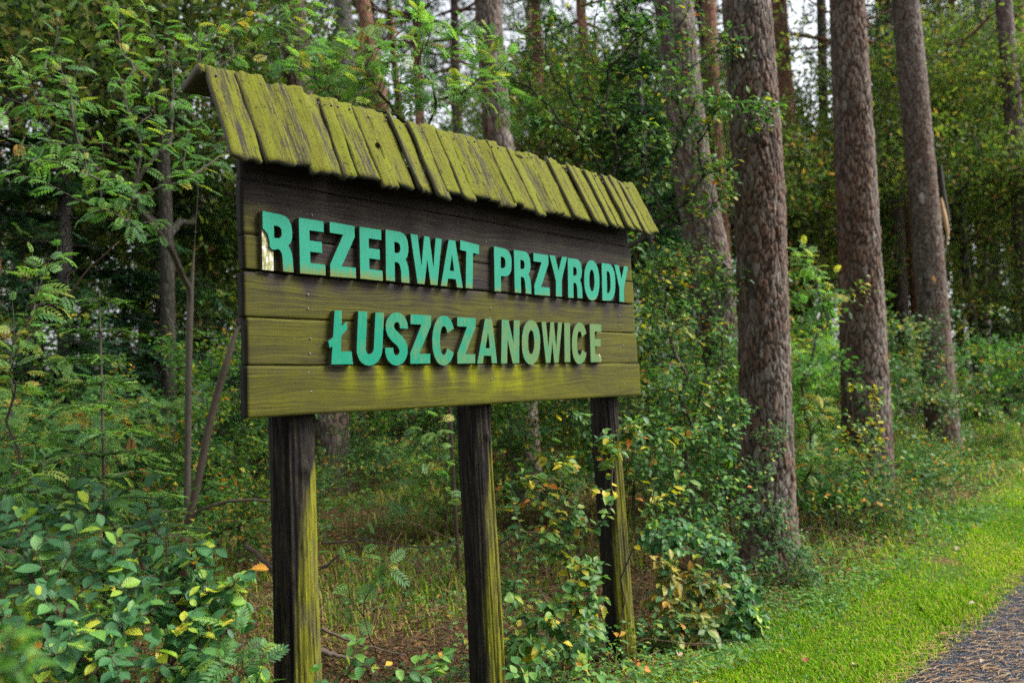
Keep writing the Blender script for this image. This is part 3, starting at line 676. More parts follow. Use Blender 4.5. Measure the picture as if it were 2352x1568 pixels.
def make_post(px_top, px_bot, ybot, w_top, w_bot, seed, mossh):
    v = .143
    ut = sign_uv(px_top, 960, v)[0]; zb = -SIGN_O[2] - .3
    # bottom from the picture, at the same depth into the forest
    b0 = sign_uv(px_bot, ybot, v); s = (b0[0] - ut) / (b0[1] - 0.0)
    r = np.random.RandomState(seed); ns, nr = 132, 260
    Z = np.linspace(zb, .98, nr); th = np.linspace(0, 2 * math.pi, ns, endpoint=False)
    TH, ZZ = np.meshgrid(th, Z, indexing='xy')
    rad = np.interp(ZZ, [b0[1], 0], [w_bot, w_top]) * (1 + .045 * sn(ZZ * 3, np.cos(TH) * 1.2, seed, 5, 1.2)) + .0035 * sn(np.cos(TH) * 22, np.sin(TH) * 22 + ZZ * 1.2, seed + 1, 7, .8)
    rad = rad + .012 * np.exp(-((ZZ + .035) / .05) ** 2) * np.exp(-((TH - 5.9) / .5) ** 2)
    kn = r.uniform(-.3, -.15); rad = rad + .012 * np.exp(-((ZZ - kn) / .028) ** 2) * np.exp(-((TH - 4.75) / .22) ** 2)
    cxx = np.cos(TH); cyy = np.sin(TH)
    ck = np.abs(sn3(cxx * 9, cyy * 9, ZZ * 1.4, seed + 30, 9)); ck2 = np.abs(sn3(cxx * 19, cyy * 19, ZZ * 2.2, seed + 31, 9)); on = np.clip(.5 + sn3(cxx * 2, cyy * 2, ZZ * 2.5, seed + 32, 6), 0, 1)
    crack = np.maximum(np.clip(1.3 - ck / .07, 0, 1), .7 * np.clip(1 - ck2 / .08, 0, 1)) * on
    rad = rad - .010 * crack + .0016 * sn3(cxx * 40, cyy * 40, ZZ * 7, seed + 33, 8)
    X = ut + s * ZZ + rad * np.cos(TH); Yv = v + rad * np.sin(TH)
    V = np.stack([X, Yv, ZZ], -1).reshape(-1, 3)
    i = np.arange(nr - 1)[:, None] * ns; j = np.arange(ns)[None]; j2 = (j + 1) % ns
    Q = np.stack([i + j, i + j2, i + ns + j2, i + ns + j], -1).reshape(-1, 4)
    # algae on the side towards the path's open end, climbing from below
    side = np.cos(TH - math.radians(-20))
    edge = np.interp(ZZ, [-1.5, -1.05, -.75, -.5, -.28, -.1], [-.42, -.36, -.12, .20, .62, 1.3]) + mossh + .14 * sn(ZZ * 7, TH * 0, seed + 4, 5, 1.5) + .10 * sn(ZZ * 3, np.cos(TH) * 16, seed + 8, 5, 1.2)
    mo = np.clip((side - edge) * 3.2 + .5 + .45 * sn3(cxx * 8, cyy * 8, ZZ * 5, seed + 34, 8), 0, 1)
    gr = np.clip((np.cos(TH - math.radians(15)) - .74 + .2 * sn(ZZ * 3, TH, seed + 6, 4, 2)) * 2.2, 0, 1)
    link('post', mesh_of('post', V, [Q], [POSTM], {'moss': mo.ravel(), 'bright': gr.ravel(), 'crack': crack.ravel()}, smooth=True), SIGN)
make_post(668, 686, 1560, .088, .094, 3, 0.0)
make_post(1088, 1121, 1560, .081, .086, 4, -.10)
make_post(1387, 1428, 1490, .080, .087, 5, -.22)

# ------------------------------------------------------------------ leaves
def tri_fan_leaf(kind):
    """Leaf templates lying in the xy plane, stalk at the origin, tip at x = 1."""
    if kind == 'far':
        V = [(0, 0, 0), (.45, .30, .07), (.45, -.30, .07), (1, 0, -.08)]; T = [(0, 2, 3), (0, 3, 1)]
    elif kind == 'plain':
        V = [(0, 0, 0), (.45, .27, .06), (.45, -.27, .06), (1, 0, -.12), (.5, 0, 0)]
        T = [(0, 2, 4), (0, 4, 1), (4, 2, 3), (4, 3, 1)]
    elif kind in ('oval', 'oval_curl', 'round'):
        xs = np.linspace(0, 1, 8); wmax = {'oval': .25, 'oval_curl': .23, 'round': .37}[kind]
        cur = {'oval': .10, 'oval_curl': .28, 'round': .08}[kind]
        V = []; T = []
        for x in xs:
            w = wmax * (math.sin(math.pi * x ** .82)) ** .85 * (1 - .3 * x ** 5) if 0 < x < 1 else 0
            zc = -cur * x * x + .02 * math.sin(7 * x); V += [(x, 0, zc), (x, w, zc + .28 * w + .012 * math.sin(19 * x)), (x, -w, zc + .28 * w + .012 * math.sin(19 * x + 2))]
        for i in range(7):
            a = 3 * i; b = a + 3
            T += [(a, b, b + 1), (a, b + 1, a + 1), (a, b + 2, b), (a, a + 2, b + 2)]
        V += [(-.22, -.012, .03), (-.22, .012, .03), (.03, .012, 0), (.03, -.012, 0)]; n = len(V) - 4; T += [(n, n + 3, n + 2), (n, n + 2, n + 1)]
    elif kind == 'hornbeam':
        n = 23; xs = np.linspace(0, 1, n); V = []; T = []
        for i, x in enumerate(xs):
            w = .285 * (math.sin(math.pi * x ** .74)) ** .85 * (1 - .45 * x ** 6) if 0 < x < 1 else 0
            w *= 1.0 + (.07 if i % 2 else -.04); zz = (.030 if i % 2 else -.022) * (w / .3)
            zc = -.10 * x * x
            V += [(x - .0, 0, zc), (min(x + .13 * w / .3, 1.0), w, zc + .20 * w + zz), (min(x + .13 * w / .3, 1.0), -w, zc + .20 * w + zz)]
        for i in range(n - 1):
            a = 3 * i; b = a + 3
            T += [(a, b, b + 1), (a, b + 1, a + 1), (a, b + 2, b), (a, a + 2, b + 2)]
        V += [(-.16, -.010, .02), (-.16, .010, .02), (.03, .010, 0), (.03, -.010, 0)]; k = len(V) - 4; T += [(k, k + 3, k + 2), (k, k + 2, k + 1)]
    elif kind in ('rowan', 'rowan_far'):
        V = []; T = []
        def arcz(x): return .10 * math.sin(x * 2.0) - .26 * x * x
        xs = np.linspace(0, .86, 7)
        if kind == 'rowan':
            for x in xs: V += [(x, .006, arcz(x)), (x, -.006, arcz(x))]
            for i in range(6): a = 2 * i; T += [(a, a + 1, a + 3), (a, a + 3, a + 2)]
        def lf(x, ang, L):
            c, s = math.cos(ang), math.sin(ang); wd = L * .155; b = len(V); z0 = arcz(x)
            pts = [(0, 0, 0), (.4, wd / L, .05), (.4, -wd / L, .05), (1, 0, -.16), (.75, wd / L * .75, -.02), (.75, -wd / L * .75, -.02), (.45, 0, -.01)]
            for px, py, pz in pts: V.append((x + (px * c - py * s) * L, (px * s + py * c) * L, z0 + pz * L))
            T.extend([(b, b + 2, b + 6), (b, b + 6, b + 1), (b + 6, b + 2, b + 5), (b + 6, b + 5, b + 3), (b + 6, b + 3, b + 4), (b + 6, b + 4, b + 1)] if kind == 'rowan' else [(b, b + 2, b + 3), (b, b + 3, b + 1)])
        for i, x in enumerate(np.linspace(.24, .86, 6)):
            L = .27 + .07 * math.sin(math.pi * i / 5)
            lf(x, 1.02 - .05 * i, L); lf(x + .01, -1.02 + .05 * i, L)
        lf(.86, 0, .30)
    elif kind == 'spruce':                        # a twig with needles all round, most of them above
        r = np.random.RandomState(3); V = [(0, .012, 0), (0, -.012, 0), (1, 0, -.03)]; T = [(0, 1, 2)]
        for i in range(60):
            x = r.uniform(.03, 1); ang = r.choice([-1, 1]) * r.uniform(.5, 1.6); L = .15 * (1.05 - .35 * x)
            b = len(V); dx = L * .62; dy = L * .78 * math.sin(ang); dz = L * .6 * math.cos(ang) * .8 + .01
            V += [(x - .026, 0, 0), (x + .026, 0, 0), (x + dx, dy, dz)]; T += [(b, b + 1, b + 2)]
    elif kind == 'spruce_far':
        r = np.random.RandomState(4); V = []; T = []
        for i in range(9):
            x = r.uniform(0, .9); s = r.choice([-1, 1]); b = len(V)
            V += [(x - .06, 0, 0), (x + .08, 0, .01), (x + .22, s * r.uniform(.10, .2), r.uniform(-.08, .05))]; T += [(b, b + 1, b + 2)]
        V += [(0, .025, 0), (0, -.025, 0), (1.02, 0, -.05)]; b = len(V) - 3; T += [(b, b + 1, b + 2)]
    elif kind == 'pine_tuft':
        r = np.random.RandomState(5); V = []; T = []
        for i in range(12):
            d = unit(np.array([r.uniform(-.2, 1), r.normal(0, .6), r.normal(.25, .5)])); p = unit(np.cross(d, r.normal(size=3))) * .035; b = len(V)
            V += [tuple(-p), tuple(p), tuple(d)]; T += [(b, b + 1, b + 2)]
    elif kind == 'lobed':                         # oak-like, five lobes
        V = [(0, 0, 0), (.25, .14, .03), (.36, .09, .02), (.5, .25, .05), (.62, .14, .02), (.78, .23, .03), (1, 0, -.1),
             (.25, -.14, .03), (.36, -.09, .02), (.5, -.25, .05), (.62, -.14, .02), (.78, -.23, .03)]
        T = [(0, 2, 1), (0, 4, 2), (2, 4, 3), (0, 6, 4), (4, 6, 5), (0, 7, 8), (0, 8, 10), (8, 9, 10), (0, 10, 6), (10, 11, 6)]
    return np.array(V, float), np.array(T)
TPL = {k: tri_fan_leaf(k) for k in ('far', 'plain', 'oval', 'oval_curl', 'round', 'hornbeam', 'rowan', 'rowan_far', 'spruce', 'spruce_far', 'pine_tuft', 'lobed')}

def leaf_rot(D, Nn):
    X = unit(D); Z = unit(Nn - X * np.sum(Nn * X, -1, keepdims=True)); Y = np.cross(Z, X)
    return np.stack([X, Y, Z], -1)                 # columns
def merged_leaves(name, kinds, P, D, Nn, S, tint, mat, rng):
    Vs = []; Ts = []; As = []; n0 = 0
    pick = rng.randint(0, len(kinds), len(P))
    Rm = leaf_rot(D, Nn)
    for ki, kd in enumerate(kinds):
        tv, tt = TPL[kd]; s = pick == ki; m = int(s.sum())
        if not m: continue
        wj = np.stack([np.ones(m), rng.uniform(.8, 1.2, m), rng.uniform(.5, 1.6, m)], -1)
        V = np.einsum('nij,nkj->nki', Rm[s], tv[None] * wj[:, None] * S[s][:, None, None]) + P[s][:, None]
        Vs.append(V.reshape(-1, 3)); Ts.append((tt[None] + (np.arange(m) * len(tv))[:, None, None]).reshape(-1, 3) + n0)
        As.append(np.repeat(tint[s], len(tv))); n0 += m * len(tv)
    return mesh_of(name, np.concatenate(Vs), [np.concatenate(Ts)], [mat], {'tint': np.concatenate(As)})
LEAFMESH = {}
def leaf_mesh(kind, mat, seed):
    key = (kind, mat.name, seed)
    if key not in LEAFMESH:
        V, T = TPL[kind]; r = np.random.RandomState(seed); V = V.copy()
        V[:, 1] *= r.uniform(.85, 1.15); V[:, 2] *= r.uniform(.4, 1.9); V[:, 2] += r.normal(0, .05) * V[:, 1] + r.normal(0, .12) * V[:, 0] * V[:, 1]
        LEAFMESH[key] = mesh_of('leaf', V, [T], [mat])
    return LEAFMESH[key]

def grow(base, targets, rng, step=.14, up=.25, wob=.02, trunk=None, bend=.35):
    """A branching skeleton: each target is joined to the nearest suitable point of what has grown so far."""
    nodes = []; dirs = []; chains = []; plen = []
    def push(p, d, l): nodes.append(p); dirs.append(d); plen.append(l); return len(nodes) - 1
    base = np.asarray(base, float)
    tr = np.asarray(trunk, float) if trunk is not None else np.array([base, base + [0, 0, step * 2]])
    ids = []
    for i, p in enumerate(tr):
        d = unit(tr[min(i + 1, len(tr) - 1)] - tr[max(i - 1, 0)]); ids.append(push(p, d, 0 if i == 0 else plen[-1] + np.linalg.norm(p - tr[i - 1])))
    chains.append((-1, ids))
    T = np.asarray(targets); o = np.argsort(np.linalg.norm(T - base, axis=1) + rng.normal(0, .1, len(T)))
    for t in T[o]:
        Nn = np.array(nodes); v = t - Nn; d = np.linalg.norm(v, axis=1) + 1e-9
        al = np.sum(v * np.array(dirs), 1) / d
        cost = d * (1.25 - .45 * al) + .22 * np.array(plen) + np.where(np.arange(len(Nn)) < 1, .3, 0)
        a = int(np.argmin(cost)); L = d[a]; k = max(3, int(L / step) + 1)
        s = np.linspace(0, 1, k + 1)[1:, None]; c = Nn[a] + dirs[a] * L * bend + np.array([0, 0, up * L * .4])
        pts = (1 - s) ** 2 * Nn[a] + 2 * s * (1 - s) * c + s * s * t + rng.normal(0, wob * L, (k, 3)) * s * (1 - s) * 4
        ids = []; prev = Nn[a]; l = plen[a]
        for p in pts:
            dd = unit(p - prev); l += np.linalg.norm(p - prev); ids.append(push(p, dd, l)); prev = p
        chains.append((a, ids))
    cnt = np.ones(len(nodes))
    for a, ids in chains[::-1]:
        c = 1.0
        for i in ids[::-1]:
            cnt[i] = max(cnt[i], c) if cnt[i] == 1 else cnt[i] + c - 1; c = cnt[i]
        if a >= 0: cnt[a] += c
    # descend once more so a parent is never thinner than what it carries
    for a, ids in chains[::-1]:
        for q in range(len(ids) - 2, -1, -1): cnt[ids[q]] = max(cnt[ids[q]], cnt[ids[q + 1]])
        if a >= 0: cnt[a] = max(cnt[a], cnt[ids[0]])
    return np.array(nodes), chains, cnt
def branch_bag(nodes, chains, cnt, rtip, rmax, bag, powr=.42, seg=5, r0=None):
    for q, (a, ids) in enumerate(chains):
        idx = ([a] if a >= 0 else []) + ids
        P = nodes[idx]; R = np.minimum(rtip * cnt[idx] ** powr, rmax)
        if a >= 0: R[0] = min(R[0], R[1] * 1.25)
        R[-1] *= .5
        tube(bag, P, R, 10 if q == 0 and rmax > .02 else seg)
SUNV = np.array([.35, -.45, .82])
def twig_leaves(nodes, chains, rng, per, span, size, jitter=.35, droop=.25, skip0=True, spread_=.0, alt=True, light=SUNV, splay=.9):
    P = []; D = []; Nn = []; S = []; tn = []
    for q, (a, ids) in enumerate(chains):
        if skip0 and q == 0: continue
        pts = nodes[([a] if a >= 0 else []) + ids]
        seg = np.linalg.norm(np.diff(pts, axis=0), axis=1); cum = np.r_[0, np.cumsum(seg)]; L = cum[-1]
        if L < 1e-4: continue
        l0 = max(0, L - span); m = max(2, int(round(per * rng.uniform(.7, 1.3) * min(1, (L - l0) / span + .2))))
        ts = np.linspace(l0 + .05 * (L - l0), L, m); ct = rng.normal(0, .16)
        for j, s in enumerate(ts):
            p = np.array([np.interp(s, cum, pts[:, i]) for i in range(3)])
            k = min(np.searchsorted(cum, s), len(pts) - 1); t = unit(pts[k] - pts[k - 1])
            nrm = unit(light * .75 + np.array([0, 0, .5]) + rng.normal(0, jitter, 3))
            side = unit(np.cross(nrm, t)); sgn = 1 if (j % 2 if alt else rng.rand() < .5) else -1
            if j == m - 1: d = t + rng.normal(0, .2, 3)
            else: d = t * rng.uniform(.35, .8) + side * sgn * splay + rng.normal(0, .18, 3)
            d = unit(unit(d) + np.array([0, 0, -droop * rng.uniform(.3, 1.6)]))
            P.append(p + rng.normal(0, 1, 3) * spread_); D.append(d); Nn.append(nrm); S.append(size * rng.uniform(.6, 1.2) * (.75 if j == m - 1 else 1)); tn.append(ct)
    return np.array(P), np.array(D), np.array(Nn), np.array(S), np.array(tn)
def blob_targets(blobs, n, rng):
    w = np.array([b[2] for b in blobs], float); w /= w.sum(); out = []
    for (c, r, _), k in zip(blobs, rng.multinomial(n, w)):
        v = unit(rng.normal(size=(k, 3))) * (rng.uniform(0, 1, (k, 1)) ** .45)
        out.append(np.asarray(c) + v * np.asarray(r))
    return np.concatenate(out)
def yellow(rng, base, P, frac, patch, seed=1):
    """Tint per leaf: mostly green with patches of autumn colour."""
    t = np.clip(base + .22 * rng.normal(size=len(P)), 0, .74)
    pn = sn(P[:, 0] * patch, P[:, 2] * patch + P[:, 1] * patch * .6, seed, 5, 1.0)
    y = rng.rand(len(P)) < np.clip(frac * (1 + 1.6 * pn), 0, 1)
    return np.where(y, .76 + .24 * rng.rand(len(P)) ** 1.6, t)
def plant(name, label, cat, base, blobs, ntw, leaf, mats, size, per, span, rng, twigmat=TWIG, rtip=.0018, rmax=.02, frac=.05, tbase=.4, patch=3, singles=300, group=None, trunk=None,
          far=None, up=.25, droop=.25, jitter=.35, spread_=0.0, step=.14, bend=.35, powr=.42, light=SUNV, splay=.9, wob=.03, stem='stem'):
    base = np.asarray(base, float)
    T = blob_targets(blobs, ntw, rng)
    nodes, chains, cnt = grow(base, T, rng, step, up, wob, trunk, bend)
    g = ground(nodes[:, 0], nodes[:, 1]); low = (nodes[:, 2] < g + .03) & (np.arange(len(nodes)) > 1)
    nodes[low, 2] = g[low] + .03
    root = thing(name, label, cat, base, 0, group)
    bb = Bag(); branch_bag(nodes - base, chains, cnt, rtip, rmax, bb, powr); link(stem, bb.mesh(stem, [twigmat], True), root)
    P, D, Nn, S, tn = twig_leaves(nodes, chains, rng, per, span, size, jitter, droop, spread_=spread_, light=light, splay=splay)
    tint = np.clip(yellow(rng, tbase, P, frac, patch, rng.randint(99)) + tn * .5, 0, 1)
    add_leaves(root, base, P, D, Nn, S, tint, leaf, mats, rng, singles, far)
    return root
def add_leaves(root, base, P, D, Nn, S, tint, leaf, mats, rng, singles=300, far=None, nm='leaf'):
    leafs = leaf if isinstance(leaf, (list, tuple)) else [leaf]
    px, py, dd = proj(P); inside = (px > -40) & (px < 2392) & (py > -40) & (py < 1608)
    score = np.where(inside, S / dd, 0) * rng.uniform(.85, 1.15, len(P))
    o = np.argsort(-score); one = o[:min(singles, int(inside.sum()))] if singles else o[:0]
    mask = np.zeros(len(P), bool); mask[one] = True
    Rm = leaf_rot(D, Nn)
    for i in one:
        me = leaf_mesh(leafs[rng.randint(len(leafs))], mats[1], rng.randint(6))
        ob = bpy.data.objects.new(nm, me); COL.objects.link(ob); ob.parent = root
        M = Matrix.Identity(4); s = S[i]
        for r in range(3):
            for c in range(3): M[r][c] = Rm[i, r, c] * s
            M[r][3] = P[i, r] - base[r]
        ob.matrix_basis = M; ob.color = (float(tint[i]), 0, 0, 1)
    rest = ~mask
    if rest.sum():
        me = merged_leaves('foliage', far or leafs, P[rest] - base, D[rest], Nn[rest], S[rest], tint[rest], mats[0], rng)
        tag(link('foliage', me, root), kind='stuff')

# ------------------------------------------------------------------ pines close by, bark plates as relief
def voro(x, y, nx, sy, seed, jit=.95):
    """Cells round a trunk: x in 0..nx (wraps), y in cell units. Returns F1, F2 and the nearest cell's id."""
    r = np.random.RandomState(seed); H = 4096
    jx = r.uniform(-.5, .5, H) * jit; jy = r.uniform(-.5, .5, H) * jit
    ix = np.floor(x); iy = np.floor(y); f1 = np.full(x.shape, 9.0); f2 = np.full(x.shape, 9.0); cid = np.zeros(x.shape, int)
    for a in (-1, 0, 1):
        for b in (-1, 0, 1):
            gx = ix + a; gy = iy + b; wx = np.mod(gx, nx)
            h = ((wx * 73 + gy * 179 + seed * 31).astype(np.int64)) % H
            dx = gx + .5 + jx[h] + .5 * np.mod(gy, 2) * 0 - x; dy = gy + .5 + jy[h] + .37 * np.mod(wx * 7, 5) - y
            d = np.sqrt(dx * dx + dy * dy)
            c = d < f1; f2 = np.where(c, f1, np.minimum(f2, d)); cid = np.where(c, h, cid); f1 = np.where(c, d, f1)
    return f1, f2, cid
def bark_pine(name, label, pts, radii, seed, cell=(.045, .12), depth=.014, nseg=150, dz=.016, red=.5, group=None, flare=.25, pale=.0):
    """pts: the trunk's axis from the base up (world)."""
    pts = np.asarray(pts, float); base = pts[0].copy()
    h = np.r_[0, np.cumsum(np.linalg.norm(np.diff(pts, axis=0), axis=1))]; L = h[-1]
    # close rings where the camera looks, wide ones above
    hs = np.r_[np.arange(-.25, min(L, 9.0), dz), np.arange(9.0, L, .35)] if L > 9 else np.arange(-.25, L, dz)
    th = np.linspace(0, 2 * math.pi, nseg, endpoint=False); TH, HH = np.meshgrid(th, hs, indexing='xy')
    cx = np.interp(hs, h, pts[:, 0] - base[0]); cyy = np.interp(hs, h, pts[:, 1] - base[1]); cz = np.interp(hs, h, pts[:, 2] - base[2]) + np.minimum(hs, 0)
    wobx = .02 * sn(hs * .8, hs * 0, seed, 4); cx = cx + wobx * np.clip(hs, 0, 1)
    r0 = np.interp(hs, h, radii)[:, None]
    R = r0 * (1 + flare * np.exp(-np.clip(HH, 0, 9) / .22) * (1 + .35 * np.cos(TH * 5 + seed))) * (1 + .02 * sn(np.cos(TH) * 1.5, HH * 1.2 + np.sin(TH), seed + 1, 5))
    nx = max(8, int(round(2 * math.pi * np.mean(radii[:2]) / cell[0])))
    xx = TH / (2 * math.pi) * nx; yy = HH / cell[1]
    wx = .30 * sn(np.cos(TH) * 7 + HH * 2, np.sin(TH) * 7 + HH * 3, seed + 2, 6, 1.3) + .16 * sn(np.cos(TH) * 30, np.sin(TH) * 30 + HH * 34, seed + 12, 7, 1.0); wy = .30 * sn(np.cos(TH) * 9, np.sin(TH) * 9 + HH * 5, seed + 3, 6, 1.3) + .14 * sn(np.cos(TH) * 34, np.sin(TH) * 34 + HH * 30, seed + 13, 7, 1.0)
    f1, f2, cid = voro(np.mod(xx + wx, nx), yy + wy, nx, 1, seed, 1.0)
    e = f2 - f1; rm = np.mean(radii[:2]); ax = np.cos(TH) * rm; ay = np.sin(TH) * rm
    q1 = sn3(ax * 40, ay * 40, HH * 11, seed + 20, 9); q2 = sn3(ax * 90, ay * 90, HH * 50, seed + 21, 9); q3 = sn3(ax * 45, ay * 45, HH * 40, seed + 22, 7)
    f_v = np.clip(.30 + np.abs(q1) / .22, 0, 1); f_s = np.clip(.55 + np.abs(q2) / .35, 0, 1); f_h = np.clip((np.abs(q3) + .10) / .16, .6, 1)
    pl = np.clip((e - .03) / .20, 0, 1) * f_v * f_s * f_h
    rr = np.random.RandomState(seed + 7); rc = rr.rand(4096)[cid]; rc2 = rr.rand(4096)[cid]
    fine = sn(np.cos(TH) * 40, np.sin(TH) * 40 + HH * 22, seed + 4, 6, 1.0)
    R = R + depth * (pl * (.55 + .7 * rc) - .6) + depth * .26 * fine
    V = np.stack([cx[:, None] + R * np.cos(TH), cyy[:, None] + R * np.sin(TH), np.broadcast_to(cz[:, None], R.shape)], -1).reshape(-1, 3)
    nr, ns = R.shape; i = np.arange(nr - 1)[:, None] * ns; j = np.arange(ns)[None]; j2 = (j + 1) % ns
    Q = np.stack([i + j, i + j2, i + ns + j2, i + ns + j], -1).reshape(-1, 4)
    grey = np.array([.150, .125, .106]); rd = np.array([.112, .060, .038]); dk = np.array([.017, .012, .009]); lg = np.array([.25, .23, .215])
    k = np.clip(rc * 1.1 - .25 + red * .6 + .35 * sn(np.cos(TH) * 2, HH * 1.1, seed + 5, 5), 0, 1)[..., None]
    c = grey * (1 - k) + rd * k; c = c * (.72 + .55 * rc2[..., None])
    q = (np.clip(rc2 - .72 + pale, 0, 1) * 1.6 * np.clip(.6 + fine, 0, 1))[..., None]; c = c * (1 - q) + lg * q
    c = dk * (1 - pl[..., None]) + c * pl[..., None]
    o = thing(name, label, 'tree', base, 0, group)
    link('trunk', mesh_of('trunk', V, [Q], [BARK], {'col': c.reshape(-1, 3)}, smooth=True), o)
    return o, cx, cyy, cz, hs
def far_pine_crown(seed, n=46, tufts=34):
    """Crown of a tall Scots pine: limbs with tufts, origin at the crown's foot."""
    r = np.random.RandomState(seed); bb = Bag(); P = []; D = []; S = []; tn = []
    for i in range(n):
        z = r.uniform(0, 6); L = r.uniform(.8, 2.6) * (1.15 - z / 9); a = r.uniform(0, 6.28)
        e = np.array([math.cos(a) * L, math.sin(a) * L, z + L * r.uniform(.0, .5)]); m = np.array([math.cos(a) * L * .5, math.sin(a) * L * .5, z + .02])
        tube(bb, [(0, 0, z), m, e], [.045, .03, .012], 5)
        for k in range(tufts):
            t = r.uniform(.45, 1.05); P.append(np.array([0, 0, z]) * (1 - t) + e * t + r.normal(0, .20, 3)); D.append(unit(e - m + r.normal(0, 1.1, 3))); S.append(r.uniform(.12, .24)); tn.append(r.uniform(0, .8))
    P = np.array(P)
    return bb, merged_leaves('crown', ['pine_tuft'], P, np.array(D), unit(r.normal(size=(len(P), 3))), np.array(S), np.array(tn), L_PINE[0], r)
PCROWN = []
for sd in (1, 2, 3):
    bb, cm = far_pine_crown(sd); PCROWN.append((bb.mesh('limbs', [FB_ORANGE], True), cm))
def pine_top(root, xyz, k, s=1.0, rz=0.0):
    for nm, me in zip(('limbs', 'crown'), PCROWN[k % 3]):
        o = link(nm, me, root, xyz); o.scale = (s, s, s * 1.1); o.rotation_euler = (0, 0, rz)
        if nm == 'crown': o['kind'] = 'stuff'
def axis(pxs, dep, top=17.0, lean=None):
    """A trunk axis from picture points (base first), then straight on up to the tree's full height."""
    P = [at(x, y, d) for (x, y), d in zip(pxs, dep if isinstance(dep, (list, tuple)) else [dep] * len(pxs))]
    b = P[0]; b = b + (P[1] - P[0]) * ((float(ground(b[0], b[1])) - .05 - b[2]) / (P[1][2] - P[0][2])); P[0] = b
    d = P[-1] - P[0]; d = d / d[2]; d[0] *= .5; d[1] *= .5; d[2] = 1
    P.append(P[-1] + d * max(top - P[-1][2], 1)); return np.array(P)
near = [('reddish brown pine trunk closest to the sign, beside its roofed right end', [(1768, 1300), (1757, 900), (1742, 450), (1712, 0)], 6.6, (.215, .203, .20, .195, .12), dict(cell=(.044, .100), nseg=190, dz=.013, depth=.015, red=.42), 21),
        ('thick plated pine trunk with yellow leaves before its foot', [(1992, 1130), (1990, 1000), (1972, 500), (1948, 0)], 8.4, (.25, .245, .20, .175, .11), dict(cell=(.047, .105), nseg=160, dz=.017, depth=.016, red=.5), 22),
        ('leaning plated pine trunk half covered by the leafy tree behind the sign', [(1690, 1000), (1640, 640), (1595, 400), (1545, 0)], 9.0, (.235, .23, .22, .21, .12), dict(cell=(.054, .12), nseg=120, dz=.022, red=.25, pale=.2), 23),
        ('grey brown pine trunk rising behind the shingled roof, its foot seen between the posts', [(768, 1095), (735, 600), (690, 220), (668, 0)], 11.5, (.24, .235, .205, .19, .1), dict(cell=(.056, .12), nseg=100, dz=.028, red=.3, pale=.1), 24),
        ('plated pine trunk wrapped in leaves above the middle of the roof', [(1195, 900), (1160, 420), (1142, 290), (1118, 0)], 10.0, (.19, .18, .175, .165, .1), dict(cell=(.054, .12), nseg=96, dz=.026, red=.3, pale=.15), 25)]
for i, (lab, pxs, dep, rad, kw, sd) in enumerate(near):
    A = axis(pxs, dep); o, cx_, cy_, cz_, hs_ = bark_pine('pine_tree', lab, A, rad, sd, **kw)
    pine_top(o, A[-1] - A[0] - np.array([0, 0, 5.0]), i, 1.0, i * 1.3)
def plain_trunk(name, label, cat, A, radii, mat, k=None, group=None, crown=None):
    o = thing(name, label, cat, A[0], 0, group); b = Bag()
    h = np.r_[0, np.cumsum(np.linalg.norm(np.diff(A, axis=0), axis=1))]; s = np.r_[np.linspace(0, .6, 6), np.linspace(.9, h[-1], 26)]
    P = np.stack([np.interp(s, h, A[:, i]) for i in range(3)], -1) - A[0]
    P[:, 0] += .015 * sn(s * .9, s * 0, int(abs(A[0][0]) * 97) % 997, 4) * np.clip(s, 0, 1)
    R = np.interp(s, h, radii) * (1 + .3 * np.exp(-s / .22))
    tube(b, P, R, 20); link('trunk', b.mesh('trunk', [mat], True), o)
    if k is not None: pine_top(o, A[-1] - A[0] - np.array([0, 0, 5.5]), k, 1.0, k * 1.7)
    return o
C_ax = axis([(2168, 1012), (2160, 900), (2128, 500), (2080, 0)], 12.0)
c_o = bark_pine('spruce_tree', 'grey brown fine scaled trunk with an orange scar, third in the row along the verge', C_ax, (.235, .222, .205, .190, .11), 26, cell=(.036, .060), nseg=120, dz=.020, depth=.012, red=.15)[0]
pine_top(c_o, C_ax[-1] - C_ax[0] - np.array([0, 0, 5.0]), 0)
def scar(parent, px, py, dep, r, w, h_, mat, nm='scar'):
    p = at(px, py, dep - r * .97) - np.array(parent.location); b = Bag(); t = np.linspace(0, 2 * math.pi, 14, endpoint=False)
    rim = [(math.cos(a) * w * (1 + .15 * math.sin(3 * a)), .010 + .010 * math.cos(a) ** 2, math.sin(a) * h_) for a in t]
    V = np.array([(0, -.012, 0)] + rim) + p
    b.add(V, [(0, i + 1, (i + 1) % 14 + 1) for i in range(14)]); link(nm, b.mesh(nm, [mat]), parent)
scar(c_o, 2147, 640, 12, .21, .05, .085, simple('orange_resin', (.62, .30, .06), .5, .4, .3, 30))
scar(c_o, 2119, 455, 12, .195, .045, .09, simple('pale_scar', (.20, .17, .15), .8, .3, .4, 30))
